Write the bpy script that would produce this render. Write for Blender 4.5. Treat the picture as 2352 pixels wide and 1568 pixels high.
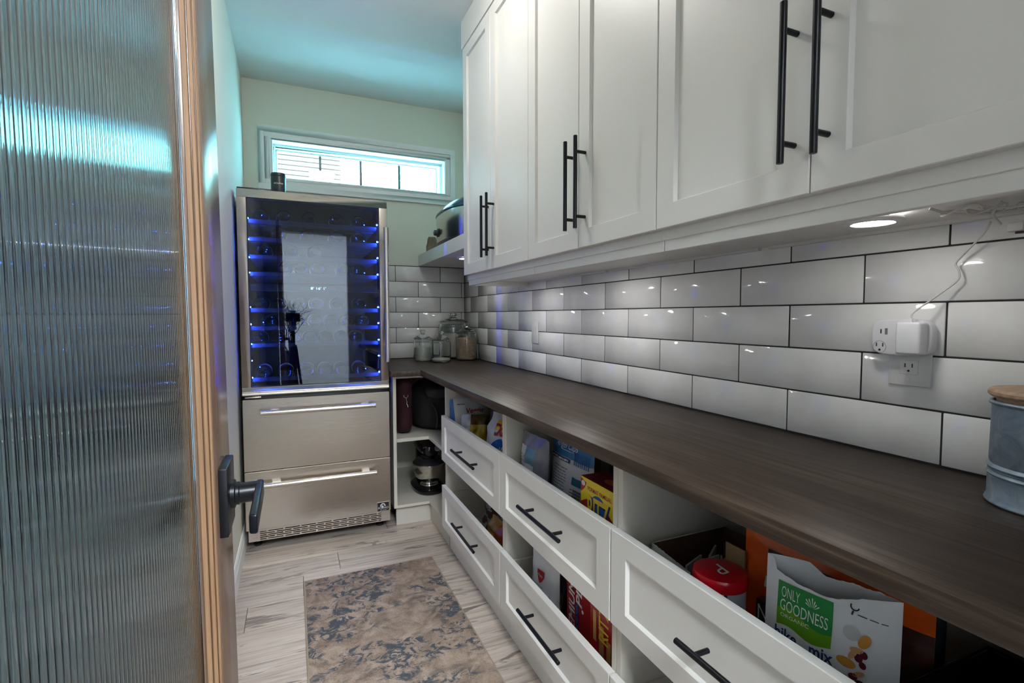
import bpy, bmesh, math, random
from mathutils import Vector, Matrix, noise

# ------------------------------------------------------------------ camera, world, light levels
for _o in list(bpy.data.objects):
    bpy.data.objects.remove(_o)
SC = bpy.context.scene
COL = SC.collection
R = math.radians

YAW, PITCH, ROLL, FPX = R(23.59), R(2.935), R(-0.09), 1150.0
_f = Vector((math.sin(YAW) * math.cos(PITCH), math.cos(YAW) * math.cos(PITCH), -math.sin(PITCH)))
_r = Vector((math.cos(YAW), -math.sin(YAW), 0))
_u = _r.cross(_f)
_r2 = _r * math.cos(ROLL) + _u * math.sin(ROLL)
_u2 = -_r * math.sin(ROLL) + _u * math.cos(ROLL)
cam_d = bpy.data.cameras.new('camera')
cam_d.sensor_width = 36.0
cam_d.lens = FPX / 2352 * 36
cam_d.clip_start = 0.01
cam = bpy.data.objects.new('camera', cam_d)
COL.objects.link(cam)
cam.matrix_world = Matrix(((_r2.x, _u2.x, -_f.x, 0), (_r2.y, _u2.y, -_f.y, 0), (_r2.z, _u2.z, -_f.z, 1.2), (0, 0, 0, 1)))
SC.camera = cam

SC.view_settings.view_transform = 'Standard'
SC.view_settings.look = 'None'
SC.view_settings.gamma = 1.0
SC.view_settings.use_curve_mapping = False
SC.view_settings.exposure = 0.0

W = bpy.data.worlds.new('sky')
SC.world = W
W.use_nodes = True
_bg = W.node_tree.nodes['Background']
_bg.inputs[0].default_value = (0.27, 0.78, 1.0, 1)
_bg.inputs[1].default_value = 27.0

SUN_D = bpy.data.lights.new('sun', 'SUN')          # lights the house and trees outside the window
SUN_D.energy = 6.0
SUN_D.angle = R(1)
SUN_D.color = (1.0, 0.97, 0.92)
SUN = bpy.data.objects.new('sun', SUN_D)
COL.objects.link(SUN)
SUN.rotation_euler = (R(38), R(14), 0)

LAMP_POWER = 46.0        # emission strength of the ceiling lamp in the pantry
PUCK_POWER = 45.0        # emission strength of the small lights under the cabinets
HALL_POWER = 84.0        # emission strength of the added hall fill panel behind the doorway
LED_POWER = 3600.0

# ------------------------------------------------------------------ helpers
random.seed(7)


def mat(name, col, rough=0.5, metal=0.0, **kw):
    m = bpy.data.materials.new(name)
    m.use_nodes = True
    b = m.node_tree.nodes['Principled BSDF']
    b.inputs['Base Color'].default_value = (*col, 1)
    b.inputs['Roughness'].default_value = rough
    b.inputs['Metallic'].default_value = metal
    for k, v in kw.items():
        b.inputs[k.replace('_', ' ')].default_value = v
    return m


def nodes(m):
    return m.node_tree.nodes, m.node_tree.links, m.node_tree.nodes['Principled BSDF']


def coord(m, scale=(1, 1, 1), rnd=False, kind='Object'):
    n, l, b = nodes(m)
    tc = n.new('ShaderNodeTexCoord')
    mp = n.new('ShaderNodeMapping')
    mp.inputs['Scale'].default_value = scale
    l.new(tc.outputs[kind], mp.inputs['Vector'])
    if rnd:
        oi = n.new('ShaderNodeObjectInfo')
        mu = n.new('ShaderNodeVectorMath')
        mu.operation = 'SCALE'
        mu.inputs[0].default_value = (37.0, 53.0, 11.0)
        l.new(oi.outputs['Random'], mu.inputs['Scale'])
        l.new(mu.outputs[0], mp.inputs['Location'])
    return mp.outputs[0]


def tex(m, vec, scale, detail=4, rough=0.5, dist=0.0):
    n, l, b = nodes(m)
    t = n.new('ShaderNodeTexNoise')
    t.inputs['Scale'].default_value = scale
    t.inputs['Detail'].default_value = detail
    t.inputs['Roughness'].default_value = rough
    t.inputs['Distortion'].default_value = dist
    l.new(vec, t.inputs['Vector'])
    return t.outputs['Fac']


def ramp(m, fac, stops):
    n, l, b = nodes(m)
    r = n.new('ShaderNodeValToRGB')
    e = r.color_ramp.elements
    while len(e) < len(stops):
        e.new(0.5)
    for i, (p, c) in enumerate(stops):
        e[i].position = p
        e[i].color = (*c, 1) if not isinstance(c, float) else (c, c, c, 1)
    l.new(fac, r.inputs[0])
    return r.outputs[0]


def mix(m, fac, a, b_, mode='MIX'):
    n, l, b = nodes(m)
    x = n.new('ShaderNodeMix')
    x.data_type = 'RGBA'
    x.blend_type = mode
    for s, v in ((x.inputs[0], fac), (x.inputs[6], a), (x.inputs[7], b_)):
        if isinstance(v, (int, float)):
            s.default_value = v
        elif isinstance(v, tuple):
            s.default_value = (*v, 1)
        else:
            l.new(v, s)
    return x.outputs[2]


def bump(m, h, strength=0.2, dist=0.01):
    n, l, b = nodes(m)
    bp = n.new('ShaderNodeBump')
    bp.inputs['Strength'].default_value = strength
    bp.inputs['Distance'].default_value = dist
    l.new(h, bp.inputs['Height'])
    l.new(bp.outputs[0], b.inputs['Normal'])


def setcol(m, c):
    n, l, b = nodes(m)
    l.new(c, b.inputs['Base Color'])


def emis(name, col, s):
    m = mat(name, col, 0.5)
    n, l, b = nodes(m)
    b.inputs['Emission Color'].default_value = (*col, 1)
    b.inputs['Emission Strength'].default_value = s
    return m


class MB:
    def __init__(self):
        self.v, self.f, self.m = [], [], []

    def add(self, vs, fs, mi=0):
        o = len(self.v)
        self.v += [tuple(x) for x in vs]
        self.f += [tuple(i + o for i in q) for q in fs]
        self.m += [mi] * len(fs) if isinstance(mi, int) else list(mi)
        return self

    def box(self, x0, x1, y0, y1, z0, z1, mi=0):
        vs = [(x, y, z) for x in (x0, x1) for y in (y0, y1) for z in (z0, z1)]
        return self.add(vs, [(0, 1, 3, 2), (4, 6, 7, 5), (0, 4, 5, 1), (2, 3, 7, 6), (0, 2, 6, 4), (1, 5, 7, 3)], mi)

    def quad(self, a, b, c, d, mi=0):
        return self.add([a, b, c, d], [(0, 1, 2, 3)], mi)

    def prism(self, pts, d, mi=0):
        n = len(pts)
        p = [Vector(q) for q in pts]
        d = Vector(d)
        vs = p + [q + d for q in p]
        fs = [tuple(range(n))[::-1], tuple(range(n, 2 * n))]
        fs += [(i, (i + 1) % n, n + (i + 1) % n, n + i) for i in range(n)]
        return self.add(vs, fs, mi)

    def cyl(self, p0, p1, r0, r1=None, n=16, mi=0, caps=True):
        p0, p1 = Vector(p0), Vector(p1)
        r1 = r0 if r1 is None else r1
        d = (p1 - p0).normalized()
        a = d.orthogonal().normalized()
        b = d.cross(a)
        vs = []
        for p, r in ((p0, r0), (p1, r1)):
            for i in range(n):
                t = 2 * math.pi * i / n
                vs.append(p + (a * math.cos(t) + b * math.sin(t)) * r)
        fs = [(i, (i + 1) % n, n + (i + 1) % n, n + i) for i in range(n)]
        if caps:
            fs += [tuple(range(n))[::-1], tuple(range(n, 2 * n))]
        return self.add(vs, fs, mi)

    def lathe(self, prof, c=(0, 0, 0), n=32, mi=0, mfun=None, ax=None):
        c = Vector(c)
        z = Vector(ax).normalized() if ax else Vector((0, 0, 1))
        a = z.orthogonal().normalized() if ax else Vector((1, 0, 0))
        b = z.cross(a)
        vs, fs, ms = [], [], []
        for r, h in prof:
            for i in range(n):
                t = 2 * math.pi * i / n
                vs.append(c + z * h + (a * math.cos(t) + b * math.sin(t)) * max(r, 1e-5))
        for k in range(len(prof) - 1):
            for i in range(n):
                fs.append((k * n + i, k * n + (i + 1) % n, (k + 1) * n + (i + 1) % n, (k + 1) * n + i))
                ms.append(mfun(k) if mfun else mi)
        return self.add(vs, fs, ms)

    def tube(self, pts, r, n=8, mi=0, closed=False):
        p = [Vector(q) for q in pts]
        m = len(p)
        vs, fs = [], []
        up = None
        for i in range(m):
            t = (p[(i + 1) % m] - p[i - 1]) if closed else (p[min(i + 1, m - 1)] - p[max(i - 1, 0)])
            t.normalize()
            if up is None:
                up = t.orthogonal().normalized()
            else:
                up = (up - t * up.dot(t))
                up = up.normalized() if up.length > 1e-6 else t.orthogonal().normalized()
            b = t.cross(up)
            rr = r[i] if isinstance(r, (list, tuple)) else r
            for k in range(n):
                a = 2 * math.pi * k / n
                vs.append(p[i] + (up * math.cos(a) + b * math.sin(a)) * rr)
        for i in range(m if closed else m - 1):
            j = (i + 1) % m
            for k in range(n):
                fs.append((i * n + k, i * n + (k + 1) % n, j * n + (k + 1) % n, j * n + k))
        if not closed:
            fs += [tuple(range(n))[::-1], tuple(range((m - 1) * n, m * n))]
        return self.add(vs, fs, mi)

    def grid(self, fn, nu, nv, mi=0, flip=False):
        vs = [fn(i / nu, j / nv) for j in range(nv + 1) for i in range(nu + 1)]
        fs, ms = [], []
        for j in range(nv):
            for i in range(nu):
                a = j * (nu + 1) + i
                q = (a, a + 1, a + nu + 2, a + nu + 1)
                fs.append(q[::-1] if flip else q)
                ms.append(mi((i + .5) / nu, (j + .5) / nv) if callable(mi) else mi)
        return self.add(vs, fs, ms)

    def build(self, name, mats, parent=None, smooth=False, bev=0.0, seg=2, ang=35, loc=None, fix=True):
        me = bpy.data.meshes.new(name)
        me.from_pydata(self.v, [], self.f)
        if not isinstance(mats, (list, tuple)):
            mats = [mats]
        for m in mats:
            me.materials.append(m)
        me.polygons.foreach_set('material_index', self.m)
        bm = bmesh.new()
        bm.from_mesh(me)
        if fix:
            bmesh.ops.remove_doubles(bm, verts=bm.verts, dist=1e-6)
            bmesh.ops.recalc_face_normals(bm, faces=bm.faces)
        if bev > 0:
            es = [e for e in bm.edges if len(e.link_faces) == 2 and e.calc_face_angle(0) > R(30)]
            bmesh.ops.bevel(bm, geom=es, offset=bev, segments=seg, affect='EDGES', profile=0.5, clamp_overlap=True)
            smooth = True
        bm.to_mesh(me)
        bm.free()
        if smooth:
            me.shade_smooth()
            me.set_sharp_from_angle(angle=R(ang))
        return link(name, me, parent, loc)


def link(name, me, parent=None, loc=None):
    o = bpy.data.objects.new(name, me)
    COL.objects.link(o)
    if loc is not None:
        o.location = loc
    if parent is not None:
        o.parent = parent
        inv = Matrix.Identity(4)
        p = parent
        while p is not None:
            inv = Matrix.Translation(-Vector(p.location)) @ inv
            p = None
        o.matrix_parent_inverse = inv if parent.parent is None else Matrix.Identity(4)
    return o


def tag(o, label=None, cat=None, group=None, kind=None):
    if label:
        o['label'] = label
    if cat:
        o['category'] = cat
    if group:
        o['group'] = group
    if kind:
        o['kind'] = kind
    return o


def thing(name, label, cat, loc=(0, 0, 0), group=None, kind=None):
    e = bpy.data.objects.new(name, None)
    e.empty_display_size = 0.05
    COL.objects.link(e)
    e.location = loc
    return tag(e, label, cat, group, kind)


_txt_cache = {}


def text_mesh(s, size=1.0, bold=0.0, shear=0.0, width=None, height=None, space=1.0):
    """flat lettering in local xy, centred, scaled to width / height when given"""
    c = bpy.data.curves.new('lettering', 'FONT')
    c.body = s
    c.align_x, c.align_y = 'CENTER', 'CENTER'
    c.size = 1.0
    c.offset = bold
    c.shear = shear
    c.space_character = space
    c.resolution_u = 3
    o = bpy.data.objects.new('lettering', c)
    COL.objects.link(o)
    dg = bpy.context.evaluated_depsgraph_get()
    me = bpy.data.meshes.new_from_object(o.evaluated_get(dg))
    vs = [Vector(v.co) for v in me.vertices]
    fs = [tuple(p.vertices) for p in me.polygons]
    bpy.data.objects.remove(o)
    bpy.data.meshes.remove(me)
    bpy.data.curves.remove(c)
    x0, x1 = min(v.x for v in vs), max(v.x for v in vs)
    y0, y1 = min(v.y for v in vs), max(v.y for v in vs)
    sx = sy = size
    if width:
        sx = width / (x1 - x0)
        sy = sx
    if height:
        sy = height / (y1 - y0)
        if not width:
            sx = sy
    return [((v.x - (x0 + x1) / 2) * sx, (v.y - (y0 + y1) / 2) * sy) for v in vs], fs


def rot2(vs, a):
    c, s = math.cos(a), math.sin(a)
    return [(x * c - y * s, x * s + y * c) for x, y in vs]


def letter(s, fn, m, parent, name='lettering', rot=0.0, off=(0, 0), **kw):
    """lettering laid on a surface: fn(x, y) -> point"""
    vs, fs = text_mesh(s, **kw)
    if rot:
        vs = rot2(vs, rot)
    mb = MB()
    mb.add([fn(x + off[0], y + off[1]) for x, y in vs], fs)
    return mb.build(name, m, parent, fix=False)


def frame(o, right, up):
    """flat local frame -> function (x, y, lift)"""
    o, right, up = Vector(o), Vector(right).normalized(), Vector(up).normalized()
    n = right.cross(up)

    def fn(x, y, z=0.0006):
        return o + right * x + up * y + n * z
    return fn


def decal(fn, pts, m, parent, name='print', lift=0.0004):
    mb = MB()
    mb.add([fn(x, y, lift) for x, y in pts], [tuple(range(len(pts)))])
    return mb.build(name, m, parent, fix=False)


def circ(cx, cy, rx, ry, n=24, a0=0, a1=360):
    return [(cx + rx * math.cos(R(a0 + (a1 - a0) * i / n)), cy + ry * math.sin(R(a0 + (a1 - a0) * i / n))) for i in range(n + (a1 - a0 < 360))]


def rect(x0, x1, y0, y1):
    return [(x0, y0), (x1, y0), (x1, y1), (x0, y1)]


# ------------------------------------------------------------------ materials
PAINT = mat('cabinet_paint', (0.75, 0.73, 0.695), 0.38)
bump(PAINT, tex(PAINT, coord(PAINT), 900, 2), 0.04, 0.001)
MELA = mat('pale_melamine', (0.62, 0.585, 0.52), 0.5)
TRIMW = mat('white_trim', (0.88, 0.88, 0.86), 0.4)
WALL = mat('wall_paint', (0.74, 0.735, 0.63), 0.7)
bump(WALL, tex(WALL, coord(WALL), 260, 3), 0.10, 0.002)
CEIL = mat('ceiling_paint', (0.78, 0.78, 0.76), 0.9)
bump(CEIL, tex(CEIL, coord(CEIL), 170, 4, 0.7), 0.5, 0.004)
HALLW = mat('hall_paint', (0.78, 0.79, 0.80), 0.8)
BLACK = mat('black_metal', (0.012, 0.013, 0.016), 0.32, 0.6)
BLACKP = mat('black_plastic', (0.008, 0.008, 0.009), 0.35)
DARK = mat('dark_gap', (0.004, 0.004, 0.004), 0.8)
GROUT = mat('grout', (0.022, 0.022, 0.024), 0.9)
WHITEP = mat('white_plastic', (0.78, 0.78, 0.80), 0.35)
CHROME = mat('chrome', (0.75, 0.75, 0.74), 0.12, 1.0)

TILE = mat('tile_glaze', (0.74, 0.735, 0.72), 0.09)
_v = coord(TILE, (1, 1, 1), rnd=True)
bump(TILE, tex(TILE, _v, 14, 2, 0.5, 0.6), 0.35, 0.006)
setcol(TILE, ramp(TILE, tex(TILE, coord(TILE, (1, 1, 1), rnd=True), 9, 3), [(0.3, (0.80, 0.795, 0.78)), (0.7, (0.88, 0.875, 0.86))]))

COUNTER = mat('counter_laminate', (0.1, 0.08, 0.06), 0.42, Specular_IOR_Level=0.28)
_v = coord(COUNTER, (24, 0.9, 24))
_g = tex(COUNTER, _v, 3.2, 6, 0.65, 0.4)
_c = ramp(COUNTER, _g, [(0.30, (0.013, 0.0075, 0.005)), (0.50, (0.047, 0.031, 0.022)), (0.70, (0.108, 0.078, 0.057))])
_g2 = tex(COUNTER, coord(COUNTER, (6, 0.35, 6)), 2.0, 3)
setcol(COUNTER, mix(COUNTER, ramp(COUNTER, _g2, [(0.35, 0.0), (0.7, 0.6)]), _c, (0.032, 0.021, 0.015)))
bump(COUNTER, _g, 0.10, 0.001)

STEEL = mat('brushed_steel', (0.56, 0.51, 0.45), 0.30, 1.0)
STEEL.node_tree.nodes['Principled BSDF'].inputs['Anisotropic'].default_value = 0.6
_n, _l, _b = nodes(STEEL)
_tg = _n.new('ShaderNodeTangent')
_tg.direction_type = 'RADIAL'
_tg.axis = 'Z'
_l.new(_tg.outputs[0], _b.inputs['Tangent'])
_g = tex(STEEL, coord(STEEL, (3, 3, 700)), 3, 2)
_l.new(ramp(STEEL, _g, [(0.3, 0.26), (0.7, 0.36)]), _b.inputs['Roughness'])
STEEL2 = mat('steel_bar', (0.66, 0.62, 0.56), 0.22, 1.0)
STEELB = mat('steel_bowl', (0.60, 0.58, 0.52), 0.12, 1.0)

PLANK = mat('floor_plank', (0.4, 0.36, 0.33), 0.42)
_v = coord(PLANK, (0.9, 15, 1), rnd=True)
_g = tex(PLANK, _v, 3.0, 7, 0.62, 0.5)
_c = ramp(PLANK, _g, [(0.28, (0.20, 0.165, 0.145)), (0.45, (0.43, 0.375, 0.330)), (0.62, (0.57, 0.505, 0.455)), (0.8, (0.66, 0.61, 0.56))])
_k = tex(PLANK, coord(PLANK, (0.8, 5.5, 1), rnd=True), 2.6, 5, 0.6, 1.4)
_c = mix(PLANK, ramp(PLANK, _k, [(0.585, 0.0), (0.635, 0.8)]), _c, (0.115, 0.095, 0.085))
_n, _l, _b = nodes(PLANK)
_oi = _n.new('ShaderNodeObjectInfo')
_c = mix(PLANK, 0.5, _c, ramp(PLANK, _oi.outputs['Random'], [(0.0, (0.38, 0.35, 0.33)), (0.5, (0.56, 0.52, 0.49)), (1.0, (0.68, 0.64, 0.60))]), 'OVERLAY')
setcol(PLANK, _c)
bump(PLANK, _g, 0.15, 0.002)
HALLF = mat('hall_floor', (0.16, 0.14, 0.125), 0.5)

DOORW = mat('door_brown', (0.16, 0.092, 0.060), 0.22)
_g = tex(DOORW, coord(DOORW, (40, 40, 2)), 3, 5)
setcol(DOORW, ramp(DOORW, _g, [(0.3, (0.15, 0.088, 0.055)), (0.7, (0.21, 0.125, 0.082))]))
STOPW = mat('raw_wood_stop', (0.5, 0.30, 0.16), 0.6)
_g = tex(STOPW, coord(STOPW, (120, 120, 3)), 3, 5)
setcol(STOPW, ramp(STOPW, _g, [(0.3, (0.19, 0.100, 0.048)), (0.7, (0.27, 0.155, 0.082))]))
STOPD = mat('wood_groove', (0.22, 0.12, 0.06), 0.7)

REED = mat('reeded_glass', (0.42, 0.60, 0.72), 0.03)
_b = nodes(REED)[2]
_b.inputs['Transmission Weight'].default_value = 1.0
_b.inputs['IOR'].default_value = 1.65

PANE = bpy.data.materials.new('window_glass')
PANE.use_nodes = True


def glazing(m, tint, refl, rough=0.0, gcol=(1, 1, 1)):
    n, l = m.node_tree.nodes, m.node_tree.links
    n.clear()
    out = n.new('ShaderNodeOutputMaterial')
    mx = n.new('ShaderNodeMixShader')
    tr = n.new('ShaderNodeBsdfTransparent')
    gl = n.new('ShaderNodeBsdfGlossy')
    tr.inputs[0].default_value = (*tint, 1)
    gl.inputs['Roughness'].default_value = rough
    gl.inputs[0].default_value = (*gcol, 1)
    mx.inputs[0].default_value = refl
    l.new(tr.outputs[0], mx.inputs[1])
    l.new(gl.outputs[0], mx.inputs[2])
    l.new(mx.outputs[0], out.inputs[0])


glazing(PANE, (0.95, 1.0, 1.0), 0.06)
FGLASS = bpy.data.materials.new('tinted_mirror_glass')
FGLASS.use_nodes = True
glazing(FGLASS, (0.50, 0.54, 0.60), 0.062, 0.0, (0.88, 0.95, 1.0))
JARG = mat('jar_glass', (0.93, 0.97, 0.95), 0.0)
_b = nodes(JARG)[2]
_b.inputs['Transmission Weight'].default_value = 1.0
_b.inputs['IOR'].default_value = 1.46

# ------------------------------------------------------------------ room shell
XL, XR, YB, ZC = -0.26, 1.1633, 3.5392, 2.664
YW = YB + 0.009          # painted back wall
XW = XR + 0.009          # painted right wall

floor = tag(MB().box(-2.3, 2.6, -3.0, YW + 0.1, -0.08, -0.004).build('floor', HALLF), 'grey brown wood look plank floor of the pantry', 'floor', kind='structure')
_r = random.Random(3)
PW, PL = 0.182, 1.22
y = 2.64
rows = [2.8225 - 0.182 * k for k in range(-4, 17)]
_pm = {}
ix = 0
for ri, y1 in enumerate(rows):
    y0 = y1 - PW
    off = {3: 0.465, 4: 0.96, 5: 0.18}.get(ri, _r.random() * PL)
    x = XL + 0.001 - PL + (off - XL) % PL
    while x < XR:
        a, b = max(x, XL), min(x + PL, XW)
        if b - a > 0.03:
            yy0, yy1 = max(y0, 0.0), min(y1, YW)
            if yy1 - yy0 > 0.02:
                w, h = round(b - a - 0.0026, 4), round(yy1 - yy0 - 0.0026, 4)
                k = (w, h)
                if k not in _pm:
                    o = MB().box(-w / 2, w / 2, -h / 2, h / 2, -0.0035, 0.0).build('plank', PLANK, floor, bev=0.0008, seg=1, loc=((a + b) / 2, (yy0 + yy1) / 2, 0))
                    _pm[k] = o.data
                else:
                    link('plank', _pm[k], floor, ((a + b) / 2, (yy0 + yy1) / 2, 0))
        x += PL

tag(MB().box(-2.3, 2.6, -3.0, YW + 0.1, ZC, ZC + 0.1).build('ceiling', CEIL), 'white textured ceiling', 'ceiling', kind='structure')
wall_left = tag(MB().box(XL - 0.1, XL, 0.0, YW + 0.1, 0, ZC).build('wall_left', WALL), 'plain beige wall beside the wine refrigerator', 'wall', kind='structure')
wall_right = tag(MB().box(XW, XW + 0.1, 0.0, YW + 0.1, 0, ZC).build('wall_right', WALL), 'wall behind the counter with white subway tiles', 'wall', kind='structure')
WX0, WX1, WZ0, WZ1 = -0.100, 1.024, 2.072, 2.309      # window opening
mb = MB()
mb.box(XL - 0.1, WX0, YW, YW + 0.15, 0, ZC).box(WX1, XW + 0.1, YW, YW + 0.15, 0, ZC)
mb.box(WX0, WX1, YW, YW + 0.15, 0, WZ0).box(WX0, WX1, YW, YW + 0.15, WZ1, ZC)
wall_back = tag(mb.build('wall_back', WALL), 'beige wall with the high window and a strip of subway tiles', 'wall', kind='structure')
# doorway wall behind the camera and the hall beyond it
DX0, DX1, DZ = -0.135, 0.54, 2.055
mb = MB().box(-2.3, DX0, -0.12, 0.0, 0, ZC).box(DX1, 2.6, -0.12, 0.0, 0, ZC).box(DX0, DX1, -0.12, 0.0, DZ, ZC)
tag(mb.build('wall_front', HALLW), 'wall with the doorway into the pantry', 'wall', kind='structure')
tag(MB().box(-2.3, 2.6, -3.1, -3.0, 0, ZC).build('wall_hall', HALLW), 'pale hall wall facing the pantry doorway', 'wall', kind='structure')
tag(MB().box(-2.4, -2.3, -3.1, -0.0, 0, ZC).build('wall_hall_side', HALLW), 'pale side wall of the hall', 'wall', kind='structure')
tag(MB().box(2.6, 2.7, -3.1, -0.0, 0, ZC).build('wall_hall_end', HALLW), 'pale end wall of the hall', 'wall', kind='structure')
mb = MB().box(DX0 - 0.07, DX0, 0.0, 0.016, 0, DZ + 0.07).box(DX1, DX1 + 0.07, 0.0, 0.016, 0, DZ + 0.07).box(DX0, DX1, 0.0, 0.016, DZ, DZ + 0.07)
tag(mb.build('trim_1', TRIMW, bev=0.002), 'white casing around the pantry doorway', 'trim', kind='structure')
mb = MB()
mb.prism([(XL, 0.02, 0), (XL + 0.013, 0.02, 0), (XL + 0.013, 0.02, 0.075), (XL + 0.009, 0.02, 0.085), (XL + 0.009, 0.02, 0.098), (XL + 0.004, 0.02, 0.108), (XL, 0.02, 0.108)], (0, YW - 0.02, 0))
tag(mb.build('baseboard_left', TRIMW), 'white moulded baseboard along the left wall', 'baseboard', kind='structure')

# tiles
TH = 0.0075
tz = [0.9025 + 0.1078 * k for k in range(7)]
G = 0.0034
_tm = {}
_r = random.Random(5)


def tile_at(wall, axis, a, b, z0, z1):
    w, h = round(b - a - G, 4), round(z1 - z0 - G, 4)
    if w < 0.006:
        return
    k = (axis, w, h)
    c = ((a + b) / 2, (z0 + z1) / 2)
    loc = (XR + TH / 2, c[0], c[1]) if axis == 'x' else (c[0], YB + TH / 2, c[1])
    if k not in _tm:
        t = MB()
        if axis == 'x':
            t.box(-TH / 2, TH / 2, -w / 2, w / 2, -h / 2, h / 2)
        else:
            t.box(-w / 2, w / 2, -TH / 2, TH / 2, -h / 2, h / 2)
        o = t.build('tile', TILE, wall, bev=0.0013, seg=1, ang=60, loc=loc)
        _tm[k] = o.data
    else:
        o = link('tile', _tm[k], wall, loc)
    o.rotation_euler = (0, _r.uniform(-.004, .004), _r.uniform(-.004, .004)) if axis == 'x' else (_r.uniform(-.004, .004), 0, _r.uniform(-.003, .003))


for k in range(6):
    ph = 2.9103 if k % 2 == 0 else 3.4024
    ys = sorted([ph + 0.3365 * n for n in range(-12, 4)])
    ys = [0.02] + [q for q in ys if 0.03 < q < YB - 0.004] + [YB]
    top = tz[k + 1]
    for a, b in zip(ys[:-1], ys[1:]):
        if k == 5 and a < 2.2:
            continue
        tile_at(wall_right, 'x', a, b, tz[k], top)
    ph = 0.82 if k % 2 == 0 else 0.66
    xs = sorted([ph + 0.3205 * n for n in range(-3, 3)])
    xs = [0.30] + [q for q in xs if 0.31 < q < XR - 0.004] + [XR]
    for a, b in zip(xs[:-1], xs[1:]):
        tile_at(wall_back, 'y', a, b, tz[k], tz[k + 1])
MB().box(XR + 0.0015, XW + 0.001, 0.0, YW, 0.88, tz[6] + 0.003).build('grout', GROUT, wall_right)
MB().box(0.30, XW, YB + 0.0015, YW + 0.001, 0.88, tz[6] + 0.003).build('grout', GROUT, wall_back)

# ------------------------------------------------------------------ window
win = thing('window_1', 'wide low window with three slim muntins and white casing', 'window', ((WX0 + WX1) / 2, YW, WZ0), kind='structure')


def ringbox(mb, x0, x1, z0, z1, w, ya, yb, mi=0):
    mb.box(x0, x1, ya, yb, z1 - w, z1, mi).box(x0, x1, ya, yb, z0, z0 + w, mi)
    mb.box(x0, x0 + w, ya, yb, z0 + w, z1 - w, mi).box(x1 - w, x1, ya, yb, z0 + w, z1 - w, mi)


mb = MB()
CX0, CX1, CZ0, CZ1 = -0.1785, 1.096, 1.995, 2.389
ringbox(mb, CX0, CX1, CZ0, CZ1, 0.036, YW - 0.019, YW)
ringbox(mb, CX0 + 0.036, CX1 - 0.036, CZ0 + 0.036, CZ1 - 0.036, 0.030, YW - 0.012, YW)
ringbox(mb, CX0 + 0.062, CX1 - 0.062, CZ0 + 0.062, CZ1 - 0.062, 0.014, YW - 0.015, YW)
mb.build('casing', TRIMW, win, bev=0.0015, seg=1)
mb = MB()
ringbox(mb, WX0, WX1, WZ0, WZ1, 0.004, YW - 0.01, YW + 0.12)
mb.build('jamb', TRIMW, win)
GX0, GX1, GZ0, GZ1 = -0.071, 0.978, 2.101, 2.268
mb = MB()
ringbox(mb, WX0 + 0.004, WX1 - 0.004, WZ0 + 0.004, WZ1 - 0.004, 0.016, YW + 0.070, YW + 0.12)
ringbox(mb, GX0 - 0.010, GX1 + 0.010, GZ0 - 0.010, GZ1 + 0.010, 0.010, YW + 0.082, YW + 0.115)
mb.build('frame', TRIMW, win, bev=0.0015, seg=1)
GREYM = mat('muntin_grey', (0.10, 0.10, 0.10), 0.5)
for xm in (0.189, 0.451, 0.715):
    MB().box(xm - 0.007, xm + 0.007, YW + 0.092, YW + 0.102, GZ0, GZ1).build('muntin', GREYM, win)
MB().box(GX0, GX1, YW + 0.088, YW + 0.091, GZ0, GZ1).build('pane', PANE, win)

# neighbouring house and trees outside
VINYL = mat('tan_siding', (0.40, 0.20, 0.16), 0.7)
house = thing('neighbour_house', 'pale lapped siding and sloping eave seen through the window', 'house', (-0.4, 7.0, 0))
for k in range(44):
    z0 = 2.2 + 0.06 * k
    x1 = 0.62 - 0.0
    mb = MB().prism([(-3.0, 6.965, z0 + .008), (x1, 6.965, z0 + .008), (x1, 7.01, z0 + 0.06), (-3.0, 7.01, z0 + 0.06)], (0, 0.08, 0))
    mb.build('siding_board', VINYL, house)
MB().prism([(0.30, 6.8, 2.0), (0.80, 6.8, 2.9), (1.5, 6.8, 4.6), (1.75, 6.8, 4.6), (1.0, 6.8, 2.9), (0.48, 6.8, 2.0)], (0, 0.25, 0)).build('eave_board', mat('eave_white', (0.30, 0.15, 0.12), 0.5), house)
MB().box(-3.0, 0.6, 7.09, 9.0, 0.0, 5.2).build('house_wall', VINYL, house)
LEAF = mat('pale_leaf', (0.55, 0.70, 0.55), 0.7)
TRUNK = mat('tree_bark', (0.25, 0.2, 0.16), 0.8)
for ti, (tx, ty, tr) in enumerate(((2.4, 9.6, 1.2), (5.4, 11.5, 1.7), (1.8, 14.5, 2.4))):
    t = thing('leafy_tree', ('sunlit tree nearest the eave outside the window', 'larger sunlit tree beyond the window right end', 'distant sunlit tree behind the eave outside the window')[ti], 'tree', (tx, ty, 0), 'trees outside the window')
    MB().cyl((tx, ty, 0), (tx, ty, 3.2), 0.12, 0.07, 10).build('trunk', TRUNK, t)
    rr = random.Random(20 + ti)
    mb = MB()
    for _ in range(2600):
        d = Vector((rr.gauss(0, 1), rr.gauss(0, 1), rr.gauss(0, 1))).normalized() * tr * rr.uniform(0.55, 1.0)
        p = Vector((tx, ty, 3.6)) + d
        a = Vector((rr.gauss(0, 1), rr.gauss(0, 1), rr.gauss(0, 1))).normalized() * 0.07
        b = a.orthogonal().normalized() * 0.045
        mb.add([p - a, p + b, p + a, p - b], [(0, 1, 2, 3)])
    tag(mb.build('foliage', LEAF, t, fix=False), kind='stuff')

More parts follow.
